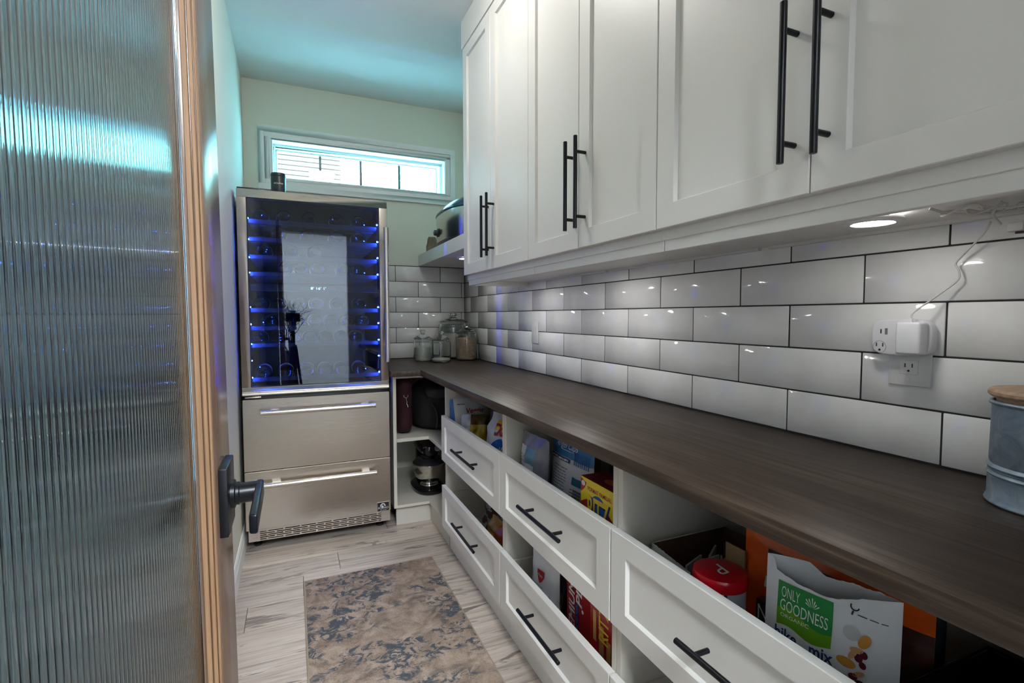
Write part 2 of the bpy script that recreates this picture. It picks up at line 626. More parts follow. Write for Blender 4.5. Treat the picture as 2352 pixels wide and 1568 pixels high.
# ------------------------------------------------------------------ reeded glass door
door = thing('door_1', 'open wooden door with reeded glass panel and black lever handle', 'door', (-0.095, 0.0, 0.012), kind='structure')
DFX, DBX = -0.078, -0.113
Y0d, Y1d, Ys0, Ys1 = 0.0, 0.722, 0.10, 0.594
Z0d, Z1d, Zr0, Zr1 = 0.012, 2.04, 0.22, 1.93
LEAN = math.tan(R(0.45))


def lean(o):
    for v in o.data.vertices:
        v.co.x -= (v.co.z - 1.0) * LEAN
    return o


lean(MB().box(DBX, DFX, Ys1, Y1d, Z0d, Z1d).build('stile', DOORW, door, bev=0.0015))
lean(MB().box(DBX, DFX, Y0d, Ys0, Z0d, Z1d).build('stile', DOORW, door, bev=0.0015))
lean(MB().box(DBX, DFX, Ys0, Ys1, Z0d, Zr0).build('rail', DOORW, door, bev=0.0015))
lean(MB().box(DBX, DFX, Ys0, Ys1, Zr1, Z1d).build('rail', DOORW, door, bev=0.0015))
# wooden glazing stop with two grooves, face towards the opening
st = MB()
xs = [(-0.0915, -0.0865), (-0.0855, -0.0815), (-0.0809, -0.0785)]
for k, (a, b) in enumerate(xs):
    st.box(a, b, Ys1 - 0.006 + k * 0.001, Ys1, Zr0, Zr1)
    st.box(a, b, Ys0, Ys0 + 0.006 - k * 0.001, Zr0, Zr1)
lean(st.build('glazing_stop', STOPW, door, bev=0.0008, seg=1))
GW = Ys1 - Ys0 - 0.002
NR = 70
pitch = GW / NR
gm = MB()
seg = 8
prof = []
RR = pitch / 2 / math.sin(R(13))
for i in range(NR):
    for k in range(seg):
        t = k / seg
        prof.append((Ys0 + 0.001 + (i + t) * pitch, math.sqrt(RR * RR - ((t - .5) * pitch) ** 2) - math.sqrt(RR * RR - (pitch / 2) ** 2)))
prof.append((Ys0 + 0.001 + GW, 0.0))
n = len(prof)
vs = []
for z in (Zr0, Zr1):
    for yv, h in prof:
        vs.append((-0.0945 + h, yv, z))
for z in (Zr0, Zr1):
    for yv in (Ys0 + 0.001, Ys0 + 0.001 + GW):
        vs.append((-0.0995, yv, z))
fs = [(i, i + 1, n + i + 1, n + i) for i in range(n - 1)]
B = 2 * n
fs += [(B + 1, B, B + 2, B + 3), tuple([B] + [B + 1] + list(range(n - 1, -1, -1))), tuple([B + 3, B + 2] + list(range(n, 2 * n))), (0, n, B + 2, B), (n - 1, B + 1, B + 3, 2 * n - 1)]
gm.add(vs, fs)
lean(gm.build('glass_panel', REED, door, smooth=True, ang=50))
hz, hy = 0.997, 0.645
hd = MB().box(DFX, DFX + 0.009, hy - 0.032, hy + 0.032, hz - 0.038, hz + 0.038).build('handle', BLACK, door, bev=0.0015)
mb = MB().lathe([(0.0, 0), (0.016, 0), (0.016, 0.004), (0.013, 0.005), (0.013, 0.008), (0.0115, 0.009), (0.0115, 0.030), (0, 0.030)], (DFX + 0.009, hy, hz), 24, ax=(1, 0, 0))
mb.build('spindle', BLACK, hd, smooth=True)
mb = MB().prism([(DFX + 0.034, hy + 0.014, hz - 0.010), (DFX + 0.034, hy + 0.014, hz + 0.010), (DFX + 0.042, hy + 0.012, hz + 0.010), (DFX + 0.042, hy + 0.012, hz - 0.010)], (0, -0.118, 0))
mb.build('lever', BLACK, hd, bev=0.0025, seg=3)

# ------------------------------------------------------------------ wine refrigerator
FX0, FX1, FY, FZT = -0.240, 0.478, 2.79, 1.822
fr = thing('wine_refrigerator', 'tall stainless wine refrigerator with dark glass door and two drawers', 'refrigerator', ((FX0 + FX1) / 2, 3.1, 0))
CASE = mat('black_case', (0.010, 0.010, 0.011), 0.4)
LINER = mat('dark_liner', (0.05, 0.052, 0.058), 0.5)
mb = MB()
BY = 3.50
mb.box(FX0 + 0.004, FX0 + 0.035, FY + 0.055, BY, 0.05, FZT - 0.004).box(FX1 - 0.035, FX1 - 0.004, FY + 0.055, BY, 0.05, FZT - 0.004)
mb.box(FX0 + 0.035, FX1 - 0.035, FY + 0.055, BY, FZT - 0.045, FZT - 0.004).box(FX0 + 0.035, FX1 - 0.035, BY - 0.03, BY, 0.8, FZT - 0.045)
mb.box(FX0 + 0.035, FX1 - 0.035, FY + 0.03, BY, 0.05, 0.84)
mb.build('body', CASE, fr)
mb = MB()
mb.box(FX0 + 0.0352, FX0 + 0.04, FY + 0.056, BY - 0.035, 0.841, FZT - 0.046).box(FX1 - 0.04, FX1 - 0.0352, FY + 0.056, BY - 0.035, 0.841, FZT - 0.046)
mb.box(FX0 + 0.04, FX1 - 0.04, BY - 0.035, BY - 0.031, 0.841, FZT - 0.046)
mb.build('liner', LINER, fr)
dr = MB()
gx0, gx1, gz0, gz1 = -0.199, 0.4365, 0.844, 1.782
dr.box(FX0, FX1, FY, FY + 0.05, gz1, FZT).box(FX0, FX1, FY, FY + 0.05, 0.8035, gz0)
dr.box(FX0, gx0, FY, FY + 0.05, gz0, gz1).box(gx1, FX1, FY, FY + 0.05, gz0, gz1)
fdoor = dr.build('door', STEEL, fr, bev=0.0015, seg=1)
MB().box(gx0, gx1, FY + 0.005, FY + 0.010, gz0, gz1).build('glass', FGLASS, fdoor)
mb = MB()
ringbox(mb, gx0, gx1, gz0, gz1, 0.004, FY + 0.004, FY + 0.045)
mb.build('gasket', CASE, fdoor)


def bar_handle(p0, p1, r, out, posts, name, parent, m=STEEL2, pr=None):
    """round bar with two square or round posts; out = vector from bar to the face"""
    mb = MB()
    p0, p1, out = Vector(p0), Vector(p1), Vector(out)
    mb.cyl(p0, p1, r, n=20)
    for t in posts:
        q = p0.lerp(p1, t)
        mb.cyl(q, q + out, pr or r * 0.8, n=14)
    return mb.build(name, m, parent, bev=0.0008, seg=1)


bar_handle((0.4645, FY - 0.05, 0.952), (0.4645, FY - 0.05, 1.672), 0.0125, (0, 0.05, 0), (0.1, 0.9), 'handle', fdoor)
MB().box(FX0 + 0.012, FX0 + 0.085, FY + 0.004, FY + 0.05, 0.790, 0.798).build('hinge', STEEL2, fr, bev=0.0015)
MB().box(FX0 + 0.0, FX0 + 0.10, FY + 0.02, FY + 0.14, FZT - 0.003, FZT + 0.012).build('hinge', CASE, fr, bev=0.004)
for z0, z1, hz_ in ((0.420, 0.7830, 0.7215), (0.1185, 0.4165, 0.355)):
    d = MB().box(FX0, FX1, FY, FY + 0.028, z0, z1).build('drawer', STEEL, fr, bev=0.002, seg=1)
    mb = MB().cyl((-0.158, FY - 0.05, hz_), (0.398, FY - 0.05, hz_), 0.0125, n=20)
    for x in (-0.095, 0.345):
        mb.box(x - 0.02, x + 0.02, FY - 0.045, FY, hz_ - 0.006, hz_ + 0.006)
    mb.build('handle', STEEL2, d, bev=0.001, seg=1)
    if z0 < 0.2:
        fn = frame((0.436, FY, 0.144), (1, 0, 0), (0, 0, 1))
        bd = MB().box(0.402, 0.470, FY - 0.002, FY, 0.1175, 0.1705).build('badge', STEEL2, d, bev=0.0008, seg=1)
        F2 = frame((0.436, FY - 0.0021, 0.144), (1, 0, 0), (0, 0, 1))
        WH = mat('badge_silver', (0.75, 0.76, 0.78), 0.3)
        bb = MB().add([F2(x, y, .0002) for x, y in rect(-0.0305, 0.0305, -0.0235, 0.0235)], [(0, 1, 2, 3)])
        # black field, arch mark, lettering and underline as one flat emblem
        arc = circ(-0.002, 0.003, 0.0145, 0.0165, 16, -5, 185) + circ(-0.002, 0.003, 0.0092, 0.0108, 16, -5, 185)[::-1]
        for i in range(16):
            q = [arc[i], arc[i + 1], arc[-2 - i], arc[-1 - i]]
            bb.add([F2(x, y, .0004) for x, y in q], [(0, 1, 2, 3)], 1)
        bb.add([F2(x, y, .0004) for x, y in circ(-0.004, 0.001, 0.005, 0.007, 14)], [tuple(range(14))], 1)
        vs, fs = text_mesh('FORNO', width=0.054, height=0.0115)
        bb.add([F2(x, y - 0.0065, .0006) for x, y in vs], fs, 1)
        vs, fs = text_mesh('alta qualita', width=0.034, height=0.005, shear=0.3)
        bb.add([F2(x, y - 0.0185, .0006) for x, y in vs], fs, 1)
        bb.build('emblem', [BLACKP, WH], d, fix=False)
# slotted grille
gr = MB()
gX0, gX1, gz0_, gz1_ = FX0 + 0.011, FX1 - 0.004, 0.060, 0.1180
sx0, sx1 = -0.178, 0.4255
gr.box(gX0, sx0, FY + 0.004, FY + 0.018, gz0_, gz1_).box(sx1, gX1, FY + 0.004, FY + 0.018, gz0_, gz1_)
zr = [0.0660 + 0.0095 * k for k in range(5)]
sh = 0.0047
edges = [gz0_] + [q for z in zr for q in (z, z + sh)] + [gz1_]
for a, b in zip(edges[::2], edges[1::2]):
    gr.box(sx0, sx1, FY + 0.004, FY + 0.018, a, b)
for k, z in enumerate(zr):
    x = sx0 + (0.029 if k % 2 == 0 else 0.068)
    while x < sx1 - 0.01:
        gr.box(x, x + 0.0085, FY + 0.004, FY + 0.018, z, z + sh)
        x += 0.0785
gr.build('vent_grille', STEEL, fr)
for x in (FX0 + 0.045, FX1 - 0.045):
    for yv in (FY + 0.11, BY - 0.06):
        MB().lathe([(0, 0), (0.02, 0), (0.02, 0.012), (0.009, 0.014), (0.009, 0.052), (0, 0.052)], (x, yv, 0), 16).build('foot', BLACKP, fr)
# shelves, lights and display inside
RAIL = mat('shelf_rail', (0.10, 0.105, 0.115), 0.45)
SHZ = [1.681, 1.592, 1.503, 1.416, 1.232, 1.139, 1.051, 0.875]
for z in SHZ:
    mb = MB().box(FX0 + 0.045, FX1 - 0.045, FY + 0.075, FY + 0.09, z - 0.011, z + 0.009)
    for i in range(9):
        yv = FY + 0.13 + i * 0.06
        mb.box(FX0 + 0.045, FX1 - 0.045, yv, yv + 0.008, z - 0.010, z - 0.004)
    mb.build('shelf', RAIL, fr)
cp = MB().box(FX0 + 0.045, FX1 - 0.045, FY + 0.056, FY + 0.10, 1.330, 1.362).build('control_panel', RAIL, fr)
DISP = emis('display_blue', (0.35, 0.6, 1.0), 12.0)
ICON = mat('display_icon', (0.35, 0.37, 0.40), 0.5)
fn = frame((0.118, FY + 0.0555, 1.346), (1, 0, 0), (0, 0, 1))
letter("8' 16' 1'", fn, DISP, cp, 'display', width=0.075, height=0.014, off=(0.008, 0))
for x in (-0.072, -0.054, -0.036, 0.062, 0.076, 0.090):
    mb = MB()
    r_ = [fn(x + a, b, .0004) for a, b in rect(-.006, .006, -.006, .006)]
    i_ = [fn(x + a, b, .0004) for a, b in rect(-.005, .005, -.005, .005)]
    mb.add(r_ + i_, [(0, 1, 5, 4), (1, 2, 6, 5), (2, 3, 7, 6), (3, 0, 4, 7)])
    mb.build('touch_key', ICON, cp, fix=False)
LED = emis('led_blue', (0.02, 0.08, 1.0), LED_POWER)
_lm = None
for x, zs in ((0.4325, (1.698, 1.606, 1.518, 1.428, 1.249, 1.161, 1.069, 0.98, 0.89)), (-0.1965, (1.689, 1.585, 1.495, 1.419, 1.246, 1.159, 1.06, 0.975, 0.889))):
    for z in zs:
        if _lm is None:
            o = MB().lathe([(0, -0.0035), (0.0025, -0.0025), (0.0035, 0), (0.0025, 0.0025), (0, 0.0035)], n=8).build('led', LED, fr, loc=(x, FY + 0.05, z))
            _lm = o.data
        else:
            link('led', _lm, fr, (x, FY + 0.05, z))
# bottles lying on the shelves, bases to the front
BOT = mat('bottle_glass', (0.010, 0.014, 0.012), 0.06)
nodes(BOT)[2].inputs['Specular IOR Level'].default_value = 0.8
FOIL = [mat('foil_%d' % i, c, 0.35) for i, c in enumerate(((0.20, 0.02, 0.03), (0.35, 0.28, 0.12), (0.03, 0.03, 0.03)))]
LABW = mat('bottle_label', (0.75, 0.74, 0.70), 0.6)
rowsb = [
    (1.6775, (-0.142, -0.032, 0.089, 0.229, 0.342)),
    (1.5885, (-0.059, 0.080, 0.223, 0.340)),
    (1.4995, (-0.127, -0.003, 0.113)),
    (1.4125, (-0.032, 0.046, 0.126, 0.258, 0.339)),
    (1.2285, (-0.147, -0.066, 0.030, 0.116, 0.223, 0.341)),
    (1.1355, (-0.110, 0.027, 0.110, 0.190, 0.275, 0.355)),
    (1.0475, (-0.158, -0.078, 0.002, 0.082, 0.162, 0.242, 0.322)),
    (0.8715, (-0.145, -0.040, 0.066, 0.155, 0.237, 0.335))]
ordn = ['top', 'second', 'third', 'fourth', 'fifth', 'sixth', 'seventh', 'bottom']
_bm = {}
for ri, (z, xs) in enumerate(rowsb):
    for bi, x in enumerate(xs):
        r_ = 0.0375
        pale = (ri == 7)
        e = thing('wine_bottle', 'dark wine bottle lying on the %s rack behind the glass door' % ordn[ri] if not pale else 'pale labelled wine bottle lying on the bottom rack behind the glass door', 'bottle', (x, FY + 0.105, z + 0.0004), 'wine bottles on the %s rack' % ordn[ri])
        key = ('g', pale)
        if key not in _bm:
            prof = [(0, 0.018), (0.012, 0.014), (0.026, 0.004), (0.030, 0.0), (0.035, 0.002), (r_, 0.006), (r_, 0.19), (0.030, 0.225), (0.0155, 0.25), (0.0145, 0.30), (0.0145, 0.305), (0, 0.305)]
            o = MB().lathe(prof, (0, 0, r_), 20, ax=(0, 1, 0)).build('bottle_body', BOT, e, smooth=True, loc=(x, FY + 0.105, z))
            _bm[key] = o.data
            o2 = MB().lathe([(r_ + .0005, 0.03), (r_ + .0005, 0.10)] if not pale else [(r_ + .0005, 0.012), (r_ + .0005, 0.09)], (0, 0, r_), 20, ax=(0, 1, 0)).build('label', LABW, e, smooth=True, loc=(x, FY + 0.105, z))
            _bm[('l', pale)] = o2.data
        else:
            link('bottle_body', _bm[key], e, (x, FY + 0.105, z))
            link('label', _bm[('l', pale)], e, (x, FY + 0.105, z))

# can cooler on top of the refrigerator
th = thing('insulated_can', 'small black insulated can holder standing on the refrigerator', 'can cooler', (-0.054, 2.87, FZT - 0.004))
BLK2 = mat('satin_black', (0.010, 0.014, 0.017), 0.38)
tc = (-0.054, 2.87, FZT - 0.004)
MB().lathe([(0, 0), (0.034, 0), (0.0355, 0.002), (0.0355, 0.092), (0.0345, 0.094), (0.0, 0.094)], tc, 32).build('body', BLK2, th, smooth=True)
MB().lathe([(0.0345, 0.094), (0.036, 0.0955), (0.036, 0.106), (0.034, 0.110), (0, 0.110)], tc, 32).build('lid', BLK2, th, smooth=True)
vs, fs = text_mesh('ECLIPSE', width=0.046, height=0.0065, shear=0.2, bold=0.01)
mb = MB()
mb.add([Vector(tc) + Vector((0.0361 * math.sin(x / 0.036 + 0.05), -0.0361 * math.cos(x / 0.036 + 0.05), 0.055 + y)) for x, y in vs], fs)
mb.build('lettering', mat('print_white', (0.8, 0.8, 0.76), 0.5), th, fix=False)

# ------------------------------------------------------------------ base cabinets
CF, CT = 0.868, 0.900      # counter underside, top
XC = 0.6407
ct = MB().prism([(0.4785, 2.736, CF), (XC, 2.736, CF), (XC, 0.0, CF), (XR, 0.0, CF), (XR, YB, CF), (0.4785, YB, CF)], (0, 0, CT - CF))
tag(ct.build('countertop', COUNTER, bev=0.0025, seg=2), 'long L shaped dark wood grain countertop', 'countertop')

XD = 0.68        # drawer front face
XF = 0.70        # cabinet face


def shaker(y0, y1, z0, z1, x, m=0.056, mz=None, t=0.019, d=0.009, c=0.004, e=0.0015):
    """frame of a shaker front facing -x: returns (frame MB, panel MB)"""
    mz = m if mz is None else mz

    def rc(ins, insz, xx):
        return [(xx, y0 + ins, z0 + insz), (xx, y1 - ins, z0 + insz), (xx, y1 - ins, z1 - insz), (xx, y0 + ins, z1 - insz)]
    rings = [rc(0, 0, x + t), rc(0, 0, x + e), rc(e, e, x), rc(m, mz, x), rc(m + c, mz + c, x + d), rc(m + c, mz + c, x + t)]
    mb = MB()
    vs = [p for r_ in rings for p in r_]
    fs = []
    for k in range(6):
        a, b = k * 4, ((k + 1) % 6) * 4
        for i in range(4):
            j = (i + 1) % 4
            fs.append((a + i, a + j, b + j, b + i))
    mb.add(vs, fs)
    pn = MB().box(x + d, x + t - 0.002, y0 + m + c - 0.001, y1 - m - c + 0.001, z0 + mz + c - 0.001, z1 - mz - c + 0.001)
    return mb, pn


# L shaped open corner unit
cu = thing('corner_shelf_unit', 'open L shaped base unit in the corner with one shelf', 'shelf unit', (0.80, 3.1, 0))
PT = 0.018
LX = 0.499
mb = MB().box(LX, LX + PT, 2.80, YB - 0.01, 0.116, CF)
mb.build('side_panel', MELA, cu, bev=0.0008, seg=1)
MB().box(LX + PT, XW - 0.03, YB - 0.03, YB - 0.012, 0.13, CF).build('back_panel', MELA, cu)
MB().box(XW - 0.05, XW - 0.032, 2.476, YB - 0.03, 0.13, CF).build('back_panel', MELA, cu)
MB().box(LX + PT, XF, 2.80, 2.816, 0.851, CF).build('top_rail', MELA, cu)


def lshape(z0, z1, x=XF, yy=2.80):
    return MB().prism([(LX + PT, yy, z0), (x, yy, z0), (x, 2.476, z0), (XW - 0.05, 2.476, z0), (XW - 0.05, YB - 0.03, z0), (LX + PT, YB - 0.03, z0)], (0, 0, z1 - z0))


lshape(0.492, 0.511).build('shelf', MELA, cu, bev=0.0008, seg=1)
lshape(0.116, 0.132).build('bottom_panel', MELA, cu, bev=0.0008, seg=1)
MB().prism([(LX + 0.02, 2.85, 0), (0.722, 2.85, 0), (0.722, 2.476, 0), (0.74, 2.476, 0), (0.74, 2.868, 0), (LX + 0.02, 2.868, 0)], (0, 0, 0.1155)).build('toe_kick', MELA, cu)

UNITS = [(1.675, 2.460, 'far', 'drawer cabinet beside the corner shelf, filled with chip bags'),
         (0.9755, 1.673, 'middle', 'drawer cabinet holding the yellow cracker box'),
         (0.190, 0.9735, 'near', 'drawer cabinet holding the red lidded canister and white pouch')]
HND = {0: ((2.1715, 1.866),), 1: ((1.437, 1.163),), 2: ((0.712, 0.44),)}
FRZ = [(0.467, 0.6955, 0.591), (0.121, 0.336, 0.2495)]
for ui, (y0, y1, nm, lab) in enumerate(UNITS):
    c = thing('drawer_cabinet', lab, 'cabinet', (0.92, (y0 + y1) / 2, 0), 'drawer cabinets under the counter')
    MB().box(XF, XW - 0.03, y0, y0 + PT, 0.116, CF).build('side_panel', MELA, c, bev=0.0008, seg=1)
    MB().box(XF, XW - 0.03, y1 - PT, y1, 0.116, CF).build('side_panel', MELA, c, bev=0.0008, seg=1)
    MB().box(XW - 0.045, XW - 0.03, y0 + PT, y1 - PT, 0.116, CF).build('back_panel', MELA, c)
    MB().box(XF, XW - 0.045, y0 + PT, y1 - PT, 0.116, 0.130).build('bottom_panel', MELA, c)
    MB().box(0.722, 0.738, y0, y1, 0, 0.1155).build('toe_kick', PAINT, c)
    for z0, z1, hz_ in FRZ:
        fm, pn = shaker(y0 + 0.0012, y1 - 0.0012, z0, z1, XD, 0.057, 0.048)
        d = fm.build('drawer_front', PAINT, c, smooth=True, ang=30)
        pn.build('panel', PAINT, d)
        ya, yb = HND[ui][0]
        bar_handle((0.645, ya, hz_), (0.645, yb, hz_), 0.006, (XD - 0.645, 0, 0), (0.17, 0.83), 'handle', d, BLACK, 0.005)
        bx = MB()
        zb = z0 + 0.012 if z0 > 0.3 else 0.136
        zt = zb + 0.165
        bx.box(XF, XF + 0.42, y0 + 0.020, y0 + 0.030, zb, zt).box(XF, XF + 0.42, y1 - 0.030, y1 - 0.020, zb, zt)
        bx.box(XF + 0.40, XF + 0.413, y0 + 0.030, y1 - 0.030, zb, zt).box(XF, XF + 0.42, y0 + 0.030, y1 - 0.030, zb, zb + 0.009)
        bx.build('drawer_box', MELA, c)
tag(MB().box(XD, XF + 0.02, 0.0, 0.188, 0.121, CF).build('filler_panel', PAINT), 'narrow painted filler panel at the doorway end of the base cabinets', 'panel')
FLU, FLL = 0.4885, 0.1455      # drawer floors

# ------------------------------------------------------------------ upper cabinets
XU = 0.805
UZ0, UZ1 = 1.406, 2.526
DY = [2.457, 2.078, 1.6955, 1.337, 0.978, 0.586, 0.194]
UH = {0: 2.1025, 1: 2.037, 2: 1.3565, 3: 1.297, 4: 0.6155, 5: 0.5555}
ulab = ['wall cabinet with tall shaker doors nearest the window', 'middle wall cabinet with tall shaker doors', 'wall cabinet with shaker doors above the adapter outlet']
for k in range(3):
    ya, yb = DY[2 * k + 2], DY[2 * k]
    c = thing('wall_cabinet', ulab[k], 'cabinet', (1.0, (ya + yb) / 2, UZ0), 'white wall cabinets')
    MB().box(XU + 0.021, XR, ya, yb, 1.381, 2.53).build('body', PAINT, c, bev=0.001, seg=1)
    for i in (2 * k, 2 * k + 1):
        fm, pn = shaker(DY[i + 1] + 0.0015, DY[i] - 0.0015, UZ0, UZ1, XU, 0.058, 0.054)
        d = fm.build('door', PAINT, c, smooth=True, ang=30)
        pn.build('panel', PAINT, d)
        bar_handle((0.770, UH[i], 1.459), (0.770, UH[i], 1.728), 0.006, (XU - 0.770, 0, 0), (0.13, 0.83), 'handle', d, BLACK, 0.005)
    cr = MB().box(XU - 0.004, XU + 0.02, ya, yb + (0.008 if k == 0 else 0), UZ1 + 0.003, ZC)
    if k == 0:
        cr.box(XU + 0.02, XR, yb - 0.012, yb + 0.008, UZ1 + 0.003, ZC)
    cr.build('crown_board', PAINT, c, bev=0.001, seg=1)
    v = MB().box(0.830, 0.848, ya, yb - 0.004, 1.355, 1.404)
    if k == 0:
        v.box(0.848, XR - 0.001, yb - 0.022, yb - 0.004, 1.355, 1.381)
    v.build('light_rail', PAINT, c, bev=0.001, seg=1)
    pm = MB().box(XR - 0.014, XR - 0.0005, ya, yb - 0.03, 1.374, 1.381).build('wall_batten', PAINT, c)
tag(MB().box(XU + 0.002, XR, 0.0, 0.192, 1.392, ZC).build('filler_panel', PAINT), 'narrow painted filler panel at the doorway end of the wall cabinets', 'panel')

LENS = emis('puck_lens', (1.0, 0.98, 0.95), PUCK_POWER)
LENS2 = emis('puck_lens_bright', (1.0, 0.98, 0.95), PUCK_POWER * 2.6)
PUCKW = mat('puck_white', (0.80, 0.80, 0.80), 0.4)


def puck(x, y, z, lab, LENS=LENS):
    t = thing('puck_light', lab, 'light', (x, y, z), 'small round lights under the cabinets')
    MB().lathe([(0.0315, 0.0), (0.046, -0.001), (0.048, -0.004), (0.046, -0.0075), (0.034, -0.009), (0.0315, -0.006), (0.0315, 0.0)], (x, y, z), 32).build('trim_ring', PUCKW, t, smooth=True)
    MB().lathe([(0, -0.0078), (0.024, -0.0072), (0.0312, -0.005), (0.0312, -0.001), (0, -0.001)], (x, y, z), 32).build('lens', LENS, t, smooth=True)


puck(0.965, 0.578, 1.3735, 'lit round puck light under the wall cabinet above the adapter outlet')
puck(0.900, 1.530, 1.3865, 'lit round puck light under the middle wall cabinet', LENS2)
puck(0.900, 2.20, 1.3865, 'lit round puck light under the wall cabinet nearest the window', LENS2)

# deep wall shelf in the corner
sh_ = MB().box(0.8222, XR, 2.462, YB - 0.001, 1.5515, 1.629)
tag(sh_.build('wall_shelf', PAINT, bev=0.001, seg=1), 'thick painted corner shelf carrying the roaster oven', 'shelf')
puck(0.955, 2.90, 1.5510, 'lit round puck light under the corner shelf')

# ------------------------------------------------------------------ ceiling lamp (reflected in the window) and added hall fill panel
LAMPE = emis('lamp_glass', (1.0, 0.975, 0.93), LAMP_POWER)
cl = thing('ceiling_lamp', 'round flush ceiling lamp reflected in the window', 'lamp', (0.30, 1.75, ZC))
MB().lathe([(0, 0), (0.135, 0), (0.14, -0.012), (0.13, -0.022), (0, -0.022)], (0.30, 1.75, ZC), 40).build('base', TRIMW, cl, smooth=True)
MB().lathe([(0.125, -0.022), (0.12, -0.05), (0.09, -0.075), (0.045, -0.088), (0, -0.09)], (0.30, 1.75, ZC), 40).build('diffuser', LAMPE, cl, smooth=True)
HALLE = emis('hall_fill_glow', (0.88, 0.95, 1.0), HALL_POWER)  # unseen glowing panel added to fill the pantry, standing in for hall daylight
hl = thing('hall_fill_panel', 'added square fill panel on the hall ceiling in place of daylight', 'lamp', (0.3, -1.5, ZC))
MB().box(-0.22, 0.82, -2.02, -0.98, ZC - 0.03, ZC).build('base', TRIMW, hl)
MB().box(-0.20, 0.80, -2.0, -1.0, ZC - 0.034, ZC - 0.0301).build('diffuser', HALLE, hl)

# ------------------------------------------------------------------ rug
RUG = mat('rug_pile', (0.3, 0.22, 0.16), 0.95)
_v = coord(RUG, (1, 1, 1), kind='Object')
_fine = tex(RUG, _v, 230, 3, 0.7)
_mid = tex(RUG, _v, 13, 5, 0.62, 0.6)
_c = ramp(RUG, _mid, [(0.28, (0.150, 0.105, 0.080)), (0.45, (0.300, 0.218, 0.168)), (0.60, (0.43, 0.325, 0.255)), (0.75, (0.52, 0.40, 0.325))])
_big = tex(RUG, coord(RUG, (0.9, 2.0, 1)), 3.3, 3, 0.55, 0.5)
_blot = tex(RUG, coord(RUG, (1, 1.2, 1)), 19, 7, 0.72, 1.2)
_n, _l, _b = nodes(RUG)
_mm = _n.new('ShaderNodeMath')
_mm.operation = 'MULTIPLY'
_l.new(ramp(RUG, _big, [(0.41, 0.0), (0.50, 1.0)]), _mm.inputs[0])
_l.new(ramp(RUG, _blot, [(0.485, 0.0), (0.55, 1.0)]), _mm.inputs[1])
_c = mix(RUG, _mm.outputs[0], _c, (0.068, 0.080, 0.098))
_c = mix(RUG, 0.55, _c, ramp(RUG, _fine, [(0.3, (0.28, 0.28, 0.28)), (0.7, (0.75, 0.75, 0.75))]), 'OVERLAY')
setcol(RUG, _c)
bump(RUG, _fine, 0.6, 0.004)
RX0, RX1, RY0, RY1 = 0.016, 0.610, 0.55, 2.392
rug = thing('runner_rug', 'distressed brown runner rug with blue grey floral pattern', 'rug', ((RX0 + RX1) / 2, (RY0 + RY1) / 2, 0))
MB().box(RX0 + 0.006, RX1 - 0.006, RY0 + 0.006, RY1 - 0.006, 0.0005, 0.008).build('pile', RUG, rug, bev=0.002)
BIND = mat('rug_binding', (0.34, 0.27, 0.20), 0.9)
mb = MB()
mb.tube([(RX0 + .005, RY0 + .005, .0045), (RX1 - .005, RY0 + .005, .0045), (RX1 - .005, RY1 - .005, .0045), (RX0 + .005, RY1 - .005, .0045)], 0.0042, 8, closed=True)
mb.build('binding', BIND, rug, smooth=True)

# ------------------------------------------------------------------ glass jars on the counter
FLOUR = mat('flour', (0.86, 0.85, 0.80), 0.9)
OATS = mat('oats', (0.42, 0.28, 0.18), 0.9)
_g = tex(OATS, coord(OATS), 260, 3, 0.7)
setcol(OATS, ramp(OATS, _g, [(0.32, (0.22, 0.13, 0.08)), (0.5, (0.48, 0.33, 0.22)), (0.68, (0.70, 0.54, 0.40))]))
bump(OATS, _g, 0.8, 0.004)


def jar(x, y, r, h, fill, fm, lab):
    z = CT + 0.0005
    t = thing('glass_jar', lab, 'jar', (x, y, z), 'glass canister jars in the counter corner')
    w = 0.0035
    prof = [(0, 0), (r * 0.80, 0), (r * 0.93, 0.004), (r, 0.014), (r, h * 0.86), (r * 0.97, h * 0.93), (r * 0.86, h * 0.975), (r * 0.88, h), (r * 0.82, h), (r * 0.80, h * 0.965), (r * 0.93, h * 0.92), (r - w, h * 0.85), (r - w, 0.016), (r * 0.88, 0.008), (0, 0.007)]
    MB().lathe(prof, (x, y, z), 40).build('jar_body', JARG, t, smooth=True, ang=50)
    lp = [(0, h + 0.003), (r * 0.78, h + 0.003), (r * 0.80, h + 0.001), (r * 0.97, h + 0.001), (r * 0.99, h + 0.006), (r * 0.86, h + 0.010), (r * 0.60, h + 0.024), (r * 0.30, h + 0.031), (r * 0.20, h + 0.036), (r * 0.19, h + 0.042), (r * 0.29, h + 0.049), (r * 0.30, h + 0.056), (r * 0.22, h + 0.063), (0, h + 0.064)]
    MB().lathe(lp, (x, y, z), 40).build('lid', JARG, t, smooth=True, ang=50)
    rr = r - w - 0.0006
    rn = random.Random(int(x * 1000))
    pr = [(0, 0.0085), (rr * 0.90, 0.0095), (rr, 0.018), (rr, fill - 0.004), (rr * 0.8, fill + 0.002), (rr * 0.4, fill - 0.003 + 0.006 * rn.random()), (0, fill)]
    MB().lathe(pr, (x, y, z), 36).build('contents', fm, t, smooth=True)


jar(0.795, 3.315, 0.0625, 0.145, 0.095, FLOUR, 'small glass jar half full of white flour by the fridge side')
jar(0.880, 3.175, 0.0655, 0.140, 0.022, FLOUR, 'small nearly empty glass jar standing in front of the others')
jar(1.075, 3.235, 0.0720, 0.190, 0.150, OATS, 'glass jar full of brown oats against the tiles')
jar(1.040, 3.425, 0.1050, 0.255, 0.175, mat('sugar', (0.72, 0.62, 0.56), 0.9), 'largest glass jar standing behind in the corner')

